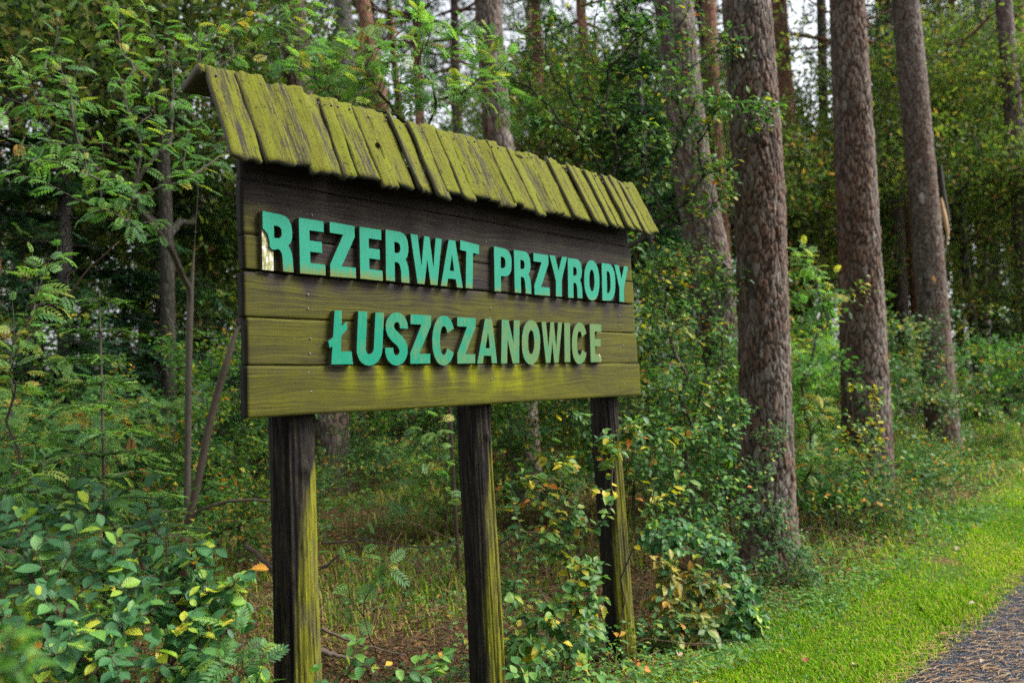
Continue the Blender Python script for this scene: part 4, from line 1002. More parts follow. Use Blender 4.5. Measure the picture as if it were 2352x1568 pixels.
singles_ = [('slim dark pine trunk cut by the frame edge, beyond the grey spruce', [(2400, 1000), (2340, 420), (2304, 0)], 16, (.19, .17, .15, .09), FB_PINE),
            ('smooth orange pine trunk between the leaning pine and the closest pine', [(1690, 1000), (1650, 400), (1630, 0)], 16, (.17, .14, .13, .08), FB_ORANGE),
            ('orange pine trunk in the bright gap behind the closest pine', [(1850, 950), (1817, 350), (1790, 0)], 20, (.19, .17, .165, .09), FB_ORANGE),
            ('thinner orange pine trunk touching the one in the bright gap', [(1822, 950), (1795, 350), (1770, 0)], 21.5, (.16, .13, .12, .07), FB_ORANGE),
            ('pinkish pine trunk at the far left edge behind the oak boughs', [(90, 950), (40, 300), (14, 0)], 14, (.16, .14, .13, .08), FB_ORANGE),
            ('smooth dark grey trunk standing behind the roof next to the plated pine', [(822, 950), (800, 250), (786, 0)], 15, (.19, .18, .17, .1), FB_GREY),
            ('thin reddish pine trunk leaning behind the roof left of the bright sky', [(990, 950), (876, 235), (832, 0)], 16, (.16, .15, .145, .08), FB_ORANGE),
            ('very thin pine stem against the bright sky above the roof', [(962, 900), (912, 210), (893, 0)], 25, (.13, .11, .10, .06), FB_ORANGE),
            ('upright slender pine trunk with orange bark in the middle of the bright sky', [(974, 900), (964, 270), (955, 0)], 22, (.15, .135, .12, .07), FB_ORANGE),
            ('dark slim trunk deep in the wood behind the thick plated pine', [(2080, 900), (2060, 450), (2045, 0)], 19, (.16, .15, .14, .08), FB_PINE),
            ('thin brown trunk between the grey brown trunk and the frame edge', [(2262, 900), (2255, 400), (2248, 0)], 21, (.14, .13, .12, .07), FB_PINE),
            ('dim slender trunk close to the left side of the thick plated pine', [(1900, 900), (1893, 400), (1886, 0)], 23, (.15, .14, .13, .08), FB_PINE),
            ('pale orange trunk right of the thick plated pine', [(2055, 900), (2032, 400), (2020, 0)], 25, (.16, .15, .14, .08), FB_ORANGE),
            ('far orange trunk at the right edge beyond the forked oak', [(2345, 900), (2348, 300), (2340, 0)], 24, (.2, .19, .18, .1), FB_ORANGE),
            ('far pine trunk half hidden by the leafy boughs above the roof middle', [(1250, 900), (1240, 300), (1230, 0)], 21, (.15, .14, .13, .08), FB_ORANGE)]
for i, (lab, pxs, dep, rad, mt) in enumerate(singles_):
    A = axis(pxs, dep, 17.5 + (i % 4)); plain_trunk('pine_tree', lab, 'tree', A, rad, mt, i)
# pines too deep in the wood to tell apart
rf = np.random.RandomState(77)
fb = Bag(); b0 = Bag(); tube(b0, np.stack([np.zeros(9), np.zeros(9), np.linspace(-.3, 17, 9)], -1) + rf.normal(0, .04, (9, 3)) * [1, 1, 0], np.linspace(.15, .08, 9), 12)
FARTRUNK = b0.mesh('trunk', [FB_ORANGE], True); b1 = Bag(); tube(b1, np.stack([np.zeros(9), np.zeros(9), np.linspace(-.3, 17, 9)], -1) + rf.normal(0, .05, (9, 3)) * [1, 1, 0], np.linspace(.17, .09, 9), 12)
FARTRUNK2 = b1.mesh('trunk', [FB_PINE], True)
for i in range(34):
    Yd = rf.uniform(17, 42); px = rf.uniform(-300, 2650); p = at(px, 700, Yd); p[2] = float(ground(p[0], p[1]))
    if path_v(p[0], p[1]) < 1.5: continue
    o = thing('pine_tree', 'slender far pine trunk deep in the wood behind the near trees', 'tree', p, rf.uniform(0, 6), 'far pines deep in the wood')
    t = link('trunk', FARTRUNK if i % 3 else FARTRUNK2, o); sc = rf.uniform(.8, 1.3); t.scale = (sc, sc, 1); o.rotation_euler = (rf.normal(0, .02), rf.normal(0, .02), rf.uniform(0, 6))
    pine_top(o, (0, 0, 10.0 + rf.uniform(-2.5, 1)), i, rf.uniform(.9, 1.4), 0)

# ------------------------------------------------------------------ oaks and spruces of the background
OAKBARK = far_bark('oak_bark', [(.022, .020, .012), (.036, .032, .021), (.055, .050, .036)], 18)
def oak_proto(seed, h=9.0, w=3.3, low=2.4, ntw=380, per=40, size=.115):
    r = np.random.RandomState(seed)
    blobs = [((r.uniform(-.8, .8) * w * .6, r.uniform(-.8, .8) * w * .6, r.uniform(low + .6, h - .8)), (w * .42, w * .42, .75), 1) for _ in range(15)]
    T = blob_targets(blobs, ntw, r)
    tr = np.stack([.25 * sn(np.linspace(0, 3, 9), np.zeros(9), seed, 4) * np.linspace(0, 1, 9), .25 * sn(np.linspace(0, 3, 9), np.zeros(9), seed + 1, 4) * np.linspace(0, 1, 9), np.linspace(0, h * .6, 9)], -1)
    nodes, chains, cnt = grow((0, 0, 0), T, r, .35, .1, .06, tr, .3)
    bb = Bag(); branch_bag(nodes, chains, cnt, .007, .09, bb, .45, 5)
    tips = np.array([nodes[ids[-1]] for a, ids in chains[1:]]); mids = np.array([nodes[ids[len(ids) // 2]] for a, ids in chains[1:]])
    n = len(tips) * per; k = np.repeat(np.arange(len(tips)), per); t = r.uniform(-.2, 1.1, (n, 1))
    P = mids[k] * (1 - t) + tips[k] * t + r.normal(0, 1, (n, 3)) * [.34, .34, .20]
    D = unit(r.normal(size=(n, 3)) + [0, 0, -.3]); Nn = unit(SUNV * .6 + r.normal(0, .5, (n, 3)))
    ti = np.clip(.40 + .20 * r.normal(size=n) + np.repeat(r.normal(0, .24, len(tips)), per), 0, 1)
    return bb.mesh('trunk', [OAKBARK], True), merged_leaves('crown', ['lobed', 'plain'], P, D, Nn, size * r.uniform(.6, 1.25, n), ti, L_OAK[0], r)
OAKS = [oak_proto(51), oak_proto(52, 7.5, 2.8, 1.4), oak_proto(53, 10.0, 3.6, 3.2)]
def spruce_proto(seed, h=9.0, w=2.0, tw=.34):
    r = np.random.RandomState(seed); bb = Bag(); tube(bb, [(0, 0, -.2), (0, 0, h * .5), (0, 0, h)], [.13, .08, .012], 8)
    P = []; D = []; S = []; tn = []; Nn = []
    z = .5
    while z < h - .2:
        for a in r.uniform(0, 6.28, 6):
            L = w * (1 - z / h) ** .8 * r.uniform(.75, 1.1); n = max(3, int(L / .14))
            q = np.linspace(0, 1, n + 1); x = L * q; zz = z + .10 * x - .22 * x ** 2 / max(w, .1) * 1.6
            pts = np.stack([np.cos(a) * x, np.sin(a) * x, zz], -1)
            tube(bb, pts, np.linspace(.022, .004, n + 1), 4)
            for k in range(1, n + 1):
                for s in (-1, 1, 0):
                    d = np.array([math.cos(a + s * .95), math.sin(a + s * .95), -.28 + r.normal(0, .1)])
                    for e in range(2):
                        P.append(pts[k] + r.normal(0, .05, 3)); D.append(d + r.normal(0, .2, 3)); S.append(tw * r.uniform(.5, 1.1)); tn.append(np.clip(r.normal(.3, .2) + .25 * (k == n), 0, 1)); Nn.append(np.array([0, 0, 1]) + r.normal(0, .3, 3))
        z += r.uniform(.26, .4)
    return bb.mesh('trunk', [FB_GREY], True), merged_leaves('crown', ['spruce_far'], np.array(P), unit(np.array(D)), unit(np.array(Nn)), np.array(S), np.array(tn), L_SPR[0], r)
SPRUCES = [spruce_proto(61), spruce_proto(62, 7.0, 1.9)]
def bg_tree(name, label, proto, px, Yd, s, rz, group=None, sink=0):
    p = at(px, 700, Yd); p[2] = float(ground(p[0], p[1])) - sink
    o = thing(name, label, 'tree', p, rz, group)
    link('trunk', proto[0], o); tag(link('crown', proto[1], o), kind='stuff'); o.scale = (s, s, s); return o
bg_tree('spruce_tree', 'dark spruce behind the rowan stem at the left', SPRUCES[0], 150, 10.5, 1.0, .3)
bg_tree('spruce_tree', 'second dark spruce, close to the sign post end', SPRUCES[1], 370, 11.5, .95, 1.3)
bg_tree('spruce_tree', 'dark spruce at the left edge of the wood', SPRUCES[1], -90, 9.5, 1.0, 2.3)
bg_tree('spruce_tree', 'shadowy spruce behind the grey brown trunk', SPRUCES[1], 2290, 19.0, .7, 2.0)
bg_tree('spruce_tree', 'dark spruce showing behind the right end of the roof', SPRUCES[0], 1500, 12.5, .9, 4.0)
oaks_ = [('mossy oak with dark boughs at the upper left', 2, 380, 10.5, 1.0, .5), ('olive oak filling the upper left corner', 0, 60, 13.5, 1.1, 2.2), ('oak behind the left roof end', 1, 600, 13.5, 1.15, 1.0),
         ('forked oak right of the grey brown trunk', 2, 2235, 17.0, 1.05, 3.0), ('olive oak between the grey spruce and the thick pine', 0, 2060, 23.0, 1.25, .2), ('low oak at the right edge above the verge', 1, 2440, 16.0, .9, 4.2),
         ('oak behind the closest pine trunk', 1, 1850, 18.5, 1.1, 5.5), ('oak behind the leaning pine trunk', 0, 1560, 17.0, .95, 3.6), ('bushy oak seen under the sign', 1, 980, 15.0, .8, 2.9),
         ('oak behind the thin reddish pine', 1, 800, 19.0, 1.0, 4.9), ('tall oak at the right corner beyond the path bend', 0, 2520, 18.5, 1.15, 1.9), ('small oak behind the middle post', 1, 1230, 16.5, .8, .9), ('tall oak whose crown fills the gap above the roof middle', 2, 1330, 16.5, .95, 2.6), ('oak with high boughs behind the reddish leaning pine', 2, 760, 19.0, 1.0, 3.9), ('oak crown above the right end of the roof', 2, 1600, 17.0, 1.0, 4.4), ('high oak crown veiling the bright gap right of the closest pine', 2, 1830, 22.0, 1.1, 3.1), ('high oak crown above the forked oak', 2, 2200, 23.0, 1.4, 2.2), ('high oak crown in the sky left of the reddish leaning pine', 0, 700, 25.0, 1.5, .6), ('high oak crown behind the leafy sallow', 0, 1330, 26.0, 1.55, 2.9)]
for lab, k, px, Yd, s, rz in oaks_: bg_tree('oak_tree', lab, OAKS[k], px, Yd, s, rz)
rg = np.random.RandomState(5)
for i in range(16):
    bg_tree('oak_tree', 'far leafy oak closing the wood behind the nearer trees', OAKS[i % 3], -250 + i * 185 + rg.uniform(-60, 60), rg.uniform(20, 30), rg.uniform(.85, 1.12), rg.uniform(0, 6), 'far oaks closing the wood')
for i in range(7):
    bg_tree('spruce_tree', 'far dark spruce closing the wood behind the oaks', SPRUCES[i % 2], -200 + i * 420 + rg.uniform(-90, 90), rg.uniform(22, 32), rg.uniform(.75, 1.0), rg.uniform(0, 6), 'far spruces closing the wood')
# the wood on the other side of the path, behind the photographer: it shades the scene from there
for i, (u_, v_) in enumerate([(-9, -6.5), (-5.5, -7.5), (-2.5, -6.8), (0.5, -8.0)]):
    p = PE + PD * u_ + PN * v_
    o = thing('oak_tree', 'oak of the wood across the path, opposite the sign', 'tree', (p[0], p[1], 0), i * 1.4, 'oaks across the path')
    link('trunk', OAKS[i % 3][0], o); tag(link('crown', OAKS[i % 3][1], o), kind='stuff'); o.scale = (1.15,) * 3

# ------------------------------------------------------------------ shrubs and young trees
def B_(px, py, dep, r, w=1.0, rz=None, ry=None): return (at(px, py, dep), (r, ry or r, rz or r), w)
def foot(px, dep):
    p = at(px, 900, dep); return on_ground(p[0], p[1])
R1 = np.random.RandomState(101)
plant('hornbeam_shrub', 'leafy hornbeam shrub with pleated leaves beside the left post of the sign', 'shrub', foot(230, 3.1),
      [B_(90, 1330, 2.95, .22), B_(230, 1290, 3.0, .20), B_(340, 1390, 3.0, .20, 1.3), B_(90, 1160, 3.2, .16), B_(420, 1370, 3.1, .16), B_(470, 1480, 2.95, .16), B_(60, 1480, 2.75, .2), B_(250, 1490, 2.75, .2, 1.3), B_(210, 1170, 3.2, .12, .7), B_(340, 1150, 3.2, .12, .35), B_(200, 1400, 2.9, .25), B_(400, 1540, 2.8, .15), B_(20, 1240, 3.1, .2), B_(500, 1400, 3.0, .12), B_(150, 1540, 2.6, .2), B_(430, 1290, 3.1, .12, .5)],
      310, 'hornbeam', L_HORN, .071, 8, .30, R1, TWIG_RED, .0016, .010, frac=.03, tbase=.44, patch=2.2, up=.1, droop=.15, jitter=.30)
plant('hornbeam_shrub', 'small hornbeam shoot with broad leaves touching the left side of the nearest post', 'shrub', foot(590, 3.05),
      [B_(560, 1440, 2.95, .09), B_(575, 1330, 3.0, .06), B_(540, 1530, 2.9, .09), B_(600, 1540, 2.85, .05, .5), B_(530, 1390, 3.0, .07)], 16, ['round', 'hornbeam'], L_HORN, .072, 6, .22, R1, TWIG_RED, .0016, .007, frac=.03, tbase=.5, up=.1, droop=.2)
plant('rowan_seedling', 'low rowan seedling with orange leaflets between the shrub and the nearest post', 'shrub', foot(540, 2.85),
      [B_(500, 1510, 2.75, .06), B_(555, 1545, 2.7, .06), B_(590, 1500, 2.75, .05), B_(530, 1470, 2.8, .05)], 12, 'rowan', L_ROWAN, .10, 4, .15, R1, TWIG_RED, .0012, .004, frac=.35, tbase=.5, singles=60)
plant('cherry_shoot', 'out of focus bright green leafy shoot at the lower left corner close to the lens', 'shrub', foot(-60, 1.15),
      [B_(20, 1440, 1.1, .035), B_(40, 1500, 1.1, .04), B_(10, 1545, 1.08, .035), B_(60, 1420, 1.12, .02, .5)], 9, ['oval', 'oval_curl'], L_FRONT, .048, 5, .09, R1, TWIG, .0010, .003, frac=.12, tbase=.45, up=.1, droop=.6, singles=60)
# rowan at the left
_tr = [foot(425, 6.3)] + [at(x, y, 6.3) for x, y in ((430, 1130), (432, 1000), (433, 850), (437, 700), (447, 560), (455, 440), (448, 350))]
plant('rowan_tree', 'slender grey rowan with feathery leaves arching left of the sign', 'tree', _tr[0],
      [B_(120, 190, 5.3, .26, 1.3), B_(40, 190, 5.2, .22), B_(220, 220, 5.4, .28), B_(300, 270, 5.3, .25), B_(200, 330, 5.2, .25), B_(390, 250, 5.4, .25), B_(470, 130, 5.7, .28), B_(430, 330, 5.4, .22), B_(250, 440, 5.1, .25), B_(300, 480, 5.1, .2), B_(90, 390, 4.9, .25), B_(30, 330, 5, .2), B_(510, 330, 5.7, .2), B_(330, 120, 5.7, .25), B_(540, 60, 5.9, .28), B_(280, 40, 5.8, .3), B_(440, 400, 5.3, .15), B_(160, 60, 5.7, .3, .6)],
      200, 'rowan', L_ROWAN, .128, 7, .55, R1, TWIG_GREY, .0023, .046, frac=.03, tbase=.50, trunk=_tr, up=.12, droop=.35, bend=.22, jitter=.3, powr=.46, stem='trunk', wob=.012)
_gs = [foot(418, 6.0)] + [at(x, y, 5.95) for x, y in ((428, 1215), (452, 1120), (484, 960), (512, 860), (548, 742))]
plant('grey_sapling', 'dark bare stems curving up to the sign from the foot of the rowan', 'sapling', _gs[0],
      [B_(552, 925, 5.8, .03, 1.5), B_(600, 620, 5.9, .08), B_(640, 1150, 5.8, .06), B_(330, 1090, 5.9, .08)], 7, 'oval', L_SALLOW, .05, 4, .2, R1, TWIG, .0125, .030, frac=.1, trunk=_gs, up=.12, bend=.28, singles=40, wob=.008)
plant('rowan_sapling', 'yellowing rowan sapling at the left edge, its leaflets turning orange', 'sapling', foot(40, 4.5),
      [B_(70, 610, 4.4, .12), B_(120, 590, 4.4, .1), B_(60, 690, 4.4, .12), B_(110, 680, 4.4, .1), B_(30, 740, 4.3, .12), B_(100, 770, 4.3, .12), B_(30, 830, 4.3, .1)], 26, 'rowan', L_ROWAN, .13, 5, .3, R1, TWIG_GREY, .002, .012, frac=.30, tbase=.68, patch=4, droop=.3)
plant('rowan_sapling', 'low thin rowan sapling with a few orange leaves above the hornbeam shrub', 'sapling', foot(-20, 3.9),
      [B_(110, 1080, 3.7, .08), B_(60, 1110, 3.7, .08), B_(150, 1050, 3.7, .06), B_(90, 1030, 3.8, .08)], 10, 'rowan', L_ROWAN, .11, 4, .2, R1, TWIG_GREY, .002, .008, frac=.4, tbase=.5, singles=60)
plant('rowan_tree', 'rowan behind the roof with bright feathery sprays against the sky', 'tree', foot(1036, 6.6),
      [B_(680, 60, 5.9, .25), B_(720, 150, 5.7, .2), B_(800, 130, 5.7, .25), B_(880, 170, 5.6, .25), B_(950, 160, 5.6, .22), B_(985, 60, 5.6, .15), B_(840, 225, 5.6, .15), B_(1000, 215, 5.7, .2), B_(1080, 200, 5.8, .25), B_(760, 215, 5.8, .12), B_(640, 110, 5.9, .2), B_(1130, 170, 6, .2), B_(740, 20, 5.9, .25, .7), B_(880, 70, 5.9, .22), B_(1080, 80, 6.0, .2, .8), B_(1180, 250, 6, .15, .7), B_(920, 20, 6, .2, .8)],
      190, 'rowan', L_ROWAN, .165, 6, .5, R1, TWIG, .0022, .017, frac=.03, tbase=.58, trunk=[foot(1036, 6.6)] + [at(x, y, 6.3) for x, y in ((1033, 950), (1010, 700), (960, 450), (930, 320))], up=.15, droop=.35, stem='trunk')
# the leafy tree behind the sign
_st = [foot(1390, 6.4)] + [at(x, y, 6.3) for x, y in ((1392, 900), (1396, 640), (1402, 480), (1412, 380))]
plant('sallow_tree', 'leafy sallow with arching boughs rising behind the right half of the sign', 'tree', _st[0],
      [B_(1230, 50, 6.2, .28), B_(1340, 70, 6.2, .3), B_(1450, 50, 6.2, .3), B_(1560, 60, 6.3, .28), B_(1290, 180, 6.1, .28), B_(1420, 190, 6.2, .3), B_(1550, 190, 6.2, .28), B_(1640, 250, 6.2, .22), B_(1240, 270, 6.0, .2), B_(1370, 290, 6.1, .25), B_(1490, 320, 6.1, .25), B_(1590, 330, 6.2, .22), B_(1650, 400, 6.2, .2), B_(1760, 250, 6.05, .14, .7), B_(1190, 150, 6.2, .25), B_(1500, 420, 6.1, .15, .6), B_(1600, 460, 6.2, .18, .7), B_(1680, 110, 6.4, .2, .6), B_(1400, -60, 6.3, .4, .8)],
      520, ['oval', 'oval_curl'], L_SALLOW, .064, 13, .45, R1, MOSSBARK, .0022, .04, frac=.06, tbase=.46, trunk=_st, up=.1, droop=.35, stem='trunk', far=['plain', 'oval'], spread_=.03)
plant('sallow_shrub', 'tall leafy shrub against the right end of the sign below the roof', 'shrub', foot(1560, 6.6),
      [B_(1510, 600, 6.3, .18), B_(1590, 590, 6.4, .2), B_(1530, 730, 6.2, .2), B_(1620, 740, 6.3, .22), B_(1670, 640, 6.5, .18), B_(1530, 880, 6.1, .2), B_(1620, 880, 6.2, .22), B_(1500, 660, 6.3, .12), B_(1660, 820, 6.4, .15)],
      240, ['oval', 'oval_curl'], L_SALLOW, .056, 14, .38, R1, TWIG, .0020, .022, frac=.07, tbase=.50, far=['plain', 'oval'], spread_=.03)
plant('hazel_shrub', 'shrub with small round leaves between the right post and the closest pine', 'shrub', foot(1610, 6.1),
      [B_(1540, 1000, 5.9, .2), B_(1640, 1010, 5.9, .22), B_(1560, 1110, 5.8, .22), B_(1660, 1140, 5.9, .22), B_(1500, 1080, 5.8, .14), B_(1600, 1210, 5.7, .22), B_(1690, 940, 6.0, .12)],
      260, ['round', 'oval'], L_UNDER, .052, 14, .34, R1, TWIG, .0016, .014, frac=.04, tbase=.48, far=['plain', 'round'], spread_=.025)
plant('buckthorn_shrub', 'open shrub with yellow spotted leaves growing between the middle and right posts', 'shrub', foot(1230, 4.55),
      [B_(1230, 1000, 4.45, .15), B_(1300, 950, 4.5, .13), B_(1200, 1120, 4.4, .13), B_(1290, 1090, 4.4, .15), B_(1240, 1240, 4.3, .15), B_(1330, 1190, 4.4, .12), B_(1180, 1370, 4.2, .12), B_(1290, 1390, 4.25, .15), B_(1400, 1030, 4.3, .1), B_(1460, 990, 4.4, .12), B_(1200, 1480, 4.1, .12), B_(1340, 1300, 4.3, .12), B_(1330, 1470, 4.15, .12), B_(1390, 1140, 4.25, .07, .5), B_(1250, 1440, 4.1, .16), B_(1280, 1180, 4.4, .2), B_(1350, 1390, 4.3, .14)],
      290, ['oval', 'round', 'oval_curl'], L_SALLOW, .060, 10, .28, R1, TWIG, .0011, .006, frac=.12, tbase=.46, patch=4, up=.15, droop=.3)
plant('buckthorn_shrub', 'long leafy branch reaching up to the right in front of the right post', 'shrub', foot(1400, 4.75),
      [B_(1640, 880, 4.7, .07), B_(1600, 960, 4.65, .07), B_(1540, 1010, 4.6, .08), B_(1480, 1060, 4.55, .08), B_(1430, 970, 4.6, .06), B_(1560, 1090, 4.6, .1), B_(1500, 1160, 4.6, .1)],
      34, ['oval', 'oval_curl'], L_SALLOW, .068, 6, .26, R1, TWIG, .0013, .005, frac=.14, tbase=.5, patch=4, up=.05)
plant('yellowing_shrub', 'low hornbeam bush with yellow and ochre leaves at the foot of the right post', 'shrub', foot(1580, 5.2),
      [B_(1520, 1370, 5.0, .10), B_(1580, 1400, 5.0, .12), B_(1550, 1450, 4.95, .10), B_(1620, 1450, 5.0, .12), B_(1530, 1300, 5.05, .09), B_(1650, 1370, 5.1, .12), B_(1600, 1340, 5.1, .12)],
      150, ['hornbeam'], L_YELL, .072, 8, .22, R1, TWIG_RED, .0014, .008, frac=.25, tbase=.36, patch=3, droop=.4)
plant('hornbeam_shrub', 'dark green hornbeam bush right of the yellowing bush, leaning over the grass', 'shrub', foot(1660, 5.5),
      [B_(1560, 1240, 5.4, .16), B_(1640, 1260, 5.4, .16), B_(1700, 1350, 5.25, .14), B_(1730, 1420, 5.15, .10), B_(1690, 1440, 5.1, .10), B_(1510, 1230, 5.3, .12)],
      180, ['hornbeam'], L_HORN, .070, 9, .26, R1, TWIG_RED, .0014, .010, frac=.03, tbase=.45, patch=3, droop=.35)
plant('privet_shrub', 'small leaved shrub climbing round the foot of the closest pine', 'shrub', foot(1750, 6.2),
      [B_(1775, 1000, 6.2, .14), B_(1745, 1090, 6.15, .16), B_(1790, 1180, 6.1, .14), B_(1720, 1200, 6.1, .18), B_(1830, 1260, 6.1, .16), B_(1750, 1300, 6.0, .2), B_(1700, 1090, 6.2, .1), B_(1850, 1320, 6.0, .1)],
      260, ['plain', 'oval'], L_UNDER, .040, 14, .28, R1, TWIG, .0012, .008, frac=.05, tbase=.35, far=['plain'], spread_=.02)
plant('rowan_sapling', 'autumn rowan with yellow and orange leaflets right of the closest pine', 'sapling', foot(1840, 7.7),
      [B_(1850, 590, 7.5, .14), B_(1880, 640, 7.5, .16), B_(1850, 700, 7.5, .15), B_(1880, 760, 7.4, .16), B_(1850, 850, 7.4, .15), B_(1900, 700, 7.5, .12), B_(1860, 940, 7.3, .14), B_(1840, 1000, 7.3, .12), B_(1890, 1060, 7.2, .12)],
      110, 'rowan', L_ROWAN, .145, 7, .36, R1, TWIG_GREY, .002, .016, frac=.28, tbase=.52, patch=3, droop=.35)
plant('spindle_sapling', 'pale green and yellow sapling before the foot of the thick plated pine', 'sapling', foot(1985, 7.2),
      [B_(1965, 890, 7.1, .08), B_(2010, 905, 7.1, .08), B_(1950, 960, 7.1, .12), B_(1990, 985, 7.05, .12), B_(1970, 1040, 7.05, .1), B_(2020, 1020, 7.0, .08), B_(1930, 1000, 7.1, .1)],
      70, ['round', 'oval'], L_SALLOW, .056, 8, .24, R1, TWIG, .0014, .007, frac=.30, tbase=.70)

plant('rowan_seedling', 'rowan seedling under the sign between the nearest and middle posts', 'shrub', foot(850, 4.0),
      [B_(800, 1290, 3.9, .08), B_(840, 1200, 3.95, .09), B_(790, 1370, 3.85, .06), B_(880, 1290, 3.9, .06), B_(900, 1130, 4.2, .06, .5)], 14, 'rowan', L_ROWAN, .125, 4, .2, R1, TWIG_RED, .0012, .005, frac=.04, tbase=.42, singles=70, droop=.5)
plant('rowan_seedling', 'thin rowan seedling with pale leaves left of the middle post under the board', 'shrub', foot(1000, 5.2),
      [B_(990, 1000, 5.1, .1), B_(1020, 1080, 5.1, .09), B_(960, 1060, 5.1, .07), B_(1010, 960, 5.2, .05)], 10, 'rowan', L_ROWAN, .12, 4, .2, R1, TWIG, .0012, .006, frac=.12, tbase=.62, singles=50, droop=.3)
plant('bramble', 'low bramble with broad leaves at the foot of the nearest post', 'shrub', foot(800, 2.95),
      [B_(700, 1550, 2.8, .05), B_(760, 1540, 2.85, .05), B_(820, 1480, 3.0, .05), B_(880, 1530, 2.95, .06), B_(960, 1545, 2.95, .06), B_(1010, 1500, 3.1, .06)], 22, ['round', 'oval'], L_UNDER, .055, 5, .16, R1, TWIG_RED, .0010, .003, frac=.08, tbase=.55, singles=110)
plant('bramble', 'low bramble with yellow tinged leaves between the feet of the middle and right posts', 'shrub', foot(1250, 3.6),
      [B_(1180, 1540, 3.4, .06), B_(1250, 1520, 3.5, .07), B_(1330, 1540, 3.5, .07), B_(1400, 1550, 3.6, .06), B_(1450, 1530, 3.8, .06)], 24, ['round', 'oval'], L_UNDER, .050, 6, .16, R1, TWIG_RED, .0010, .003, frac=.16, tbase=.6, singles=130)
# spruce sapling with fresh green sprays
def spruce_sapling(name, label, px, dep, h, wd, seed, size=.085, singles=300):
    r = np.random.RandomState(seed); base = foot(px, dep); root = thing(name, label, 'sapling', base); bb = Bag()
    tube(bb, [(0, 0, -.02), (.01, 0, h * .5), (0, 0, h)], [.013, .010, .003], 8)
    P = []; D = []; S = []; tn = []; z = .25
    while z < h:
        for a in r.uniform(0, 6.28, 5):
            L = wd * (1.05 - z / h) ** .7 * r.uniform(.6, 1.1) + .06; n = max(2, int(L / .055)); q = np.linspace(0, 1, n + 1)
            x = L * q; zz = z + .22 * x - .30 * x * x / max(L, .05) * .9
            pts = np.stack([np.cos(a) * x, np.sin(a) * x, zz], -1) + r.normal(0, .004, (n + 1, 3)); tube(bb, pts, np.linspace(.005, .0012, n + 1), 4)
            for k in range(1, n + 1):
                t = unit(pts[k] - pts[k - 1]); sd = unit(np.cross([0, 0, 1], t))
                for s in ((-1, 1) if k < n else (0, -.5, .5)):
                    P.append(pts[k - 1] if k < n else pts[k - 1]); D.append(unit(t * .8 + sd * s * .75 + [0, 0, -.06 + r.normal(0, .06)])); S.append(size * r.uniform(.7, 1.25) * (1 - .3 * (k == n))); tn.append(np.clip(r.normal(.70, .15) + .22 * (q[k] > .6), 0, 1))
        z += r.uniform(.11, .17)
    link('stem', bb.mesh('stem', [TWIG], True), root)
    P = np.array(P) + base; add_leaves(root, base, P, np.array(D), np.array([0, 0, 1.0]) + r.normal(0, .25, P.shape), np.array(S), np.array(tn), 'spruce', L_SPR, r, singles, nm='twig')
spruce_sapling('spruce_sapling', 'young spruce with flat fresh green sprays left of the rowan trunk', 232, 4.3, 2.3, .70, 7, .125)
spruce_sapling('spruce_sapling', 'smaller spruce seedling low in front of the rowan foot', 380, 5.0, 1.0, .55, 8, .12, 150)

# undergrowth bushes: three kinds, copied
def bush_proto(seed, h, w, n, mats, leaf, size, frac, tb):
    r = np.random.RandomState(seed)
    T = np.stack([r.normal(0, w * .45, 130), r.normal(0, w * .45, 130), h * r.uniform(.12, 1, 130) ** .8], -1)
    nodes, chains, cnt = grow((0, 0, 0), T, r, .16, .3, .05)
    bb = Bag(); branch_bag(nodes, chains, cnt, .0022, .02, bb, .42, 4)
    P, D, Nn, S, tn = twig_leaves(nodes, chains, r, n, .45, size, .4, .3, spread_=.05)
    ti = np.clip(yellow(r, tb, P, frac, 2, seed) + tn, 0, 1)
    return bb.mesh('stem', [TWIG], True), merged_leaves('foliage', [leaf], P, D, Nn, S, ti, mats[0], r)
BUSH = [bush_proto(1, 1.6, 1.0, 32, L_UNDER, 'plain', .062, .05, .45), bush_proto(2, 2.3, 1.1, 40, L_SALLOW, 'plain', .066, .06, .45), bush_proto(3, .8, .9, 32, L_UNDER, 'plain', .055, .07, .5), bush_proto(4, 1.8, 1.0, 12, L_ROWAN, 'rowan_far', .15, .10, .5)]
def bush(label, k, px, dep, s=1.0, rz=0.0, group=None, nm='bush'):
    b = foot(px, dep); o = thing(nm, label, 'bush', b, rz, group); link('stem', BUSH[k][0], o); tag(link('foliage', BUSH[k][1], o), kind='stuff'); o.scale = (s,) * 3
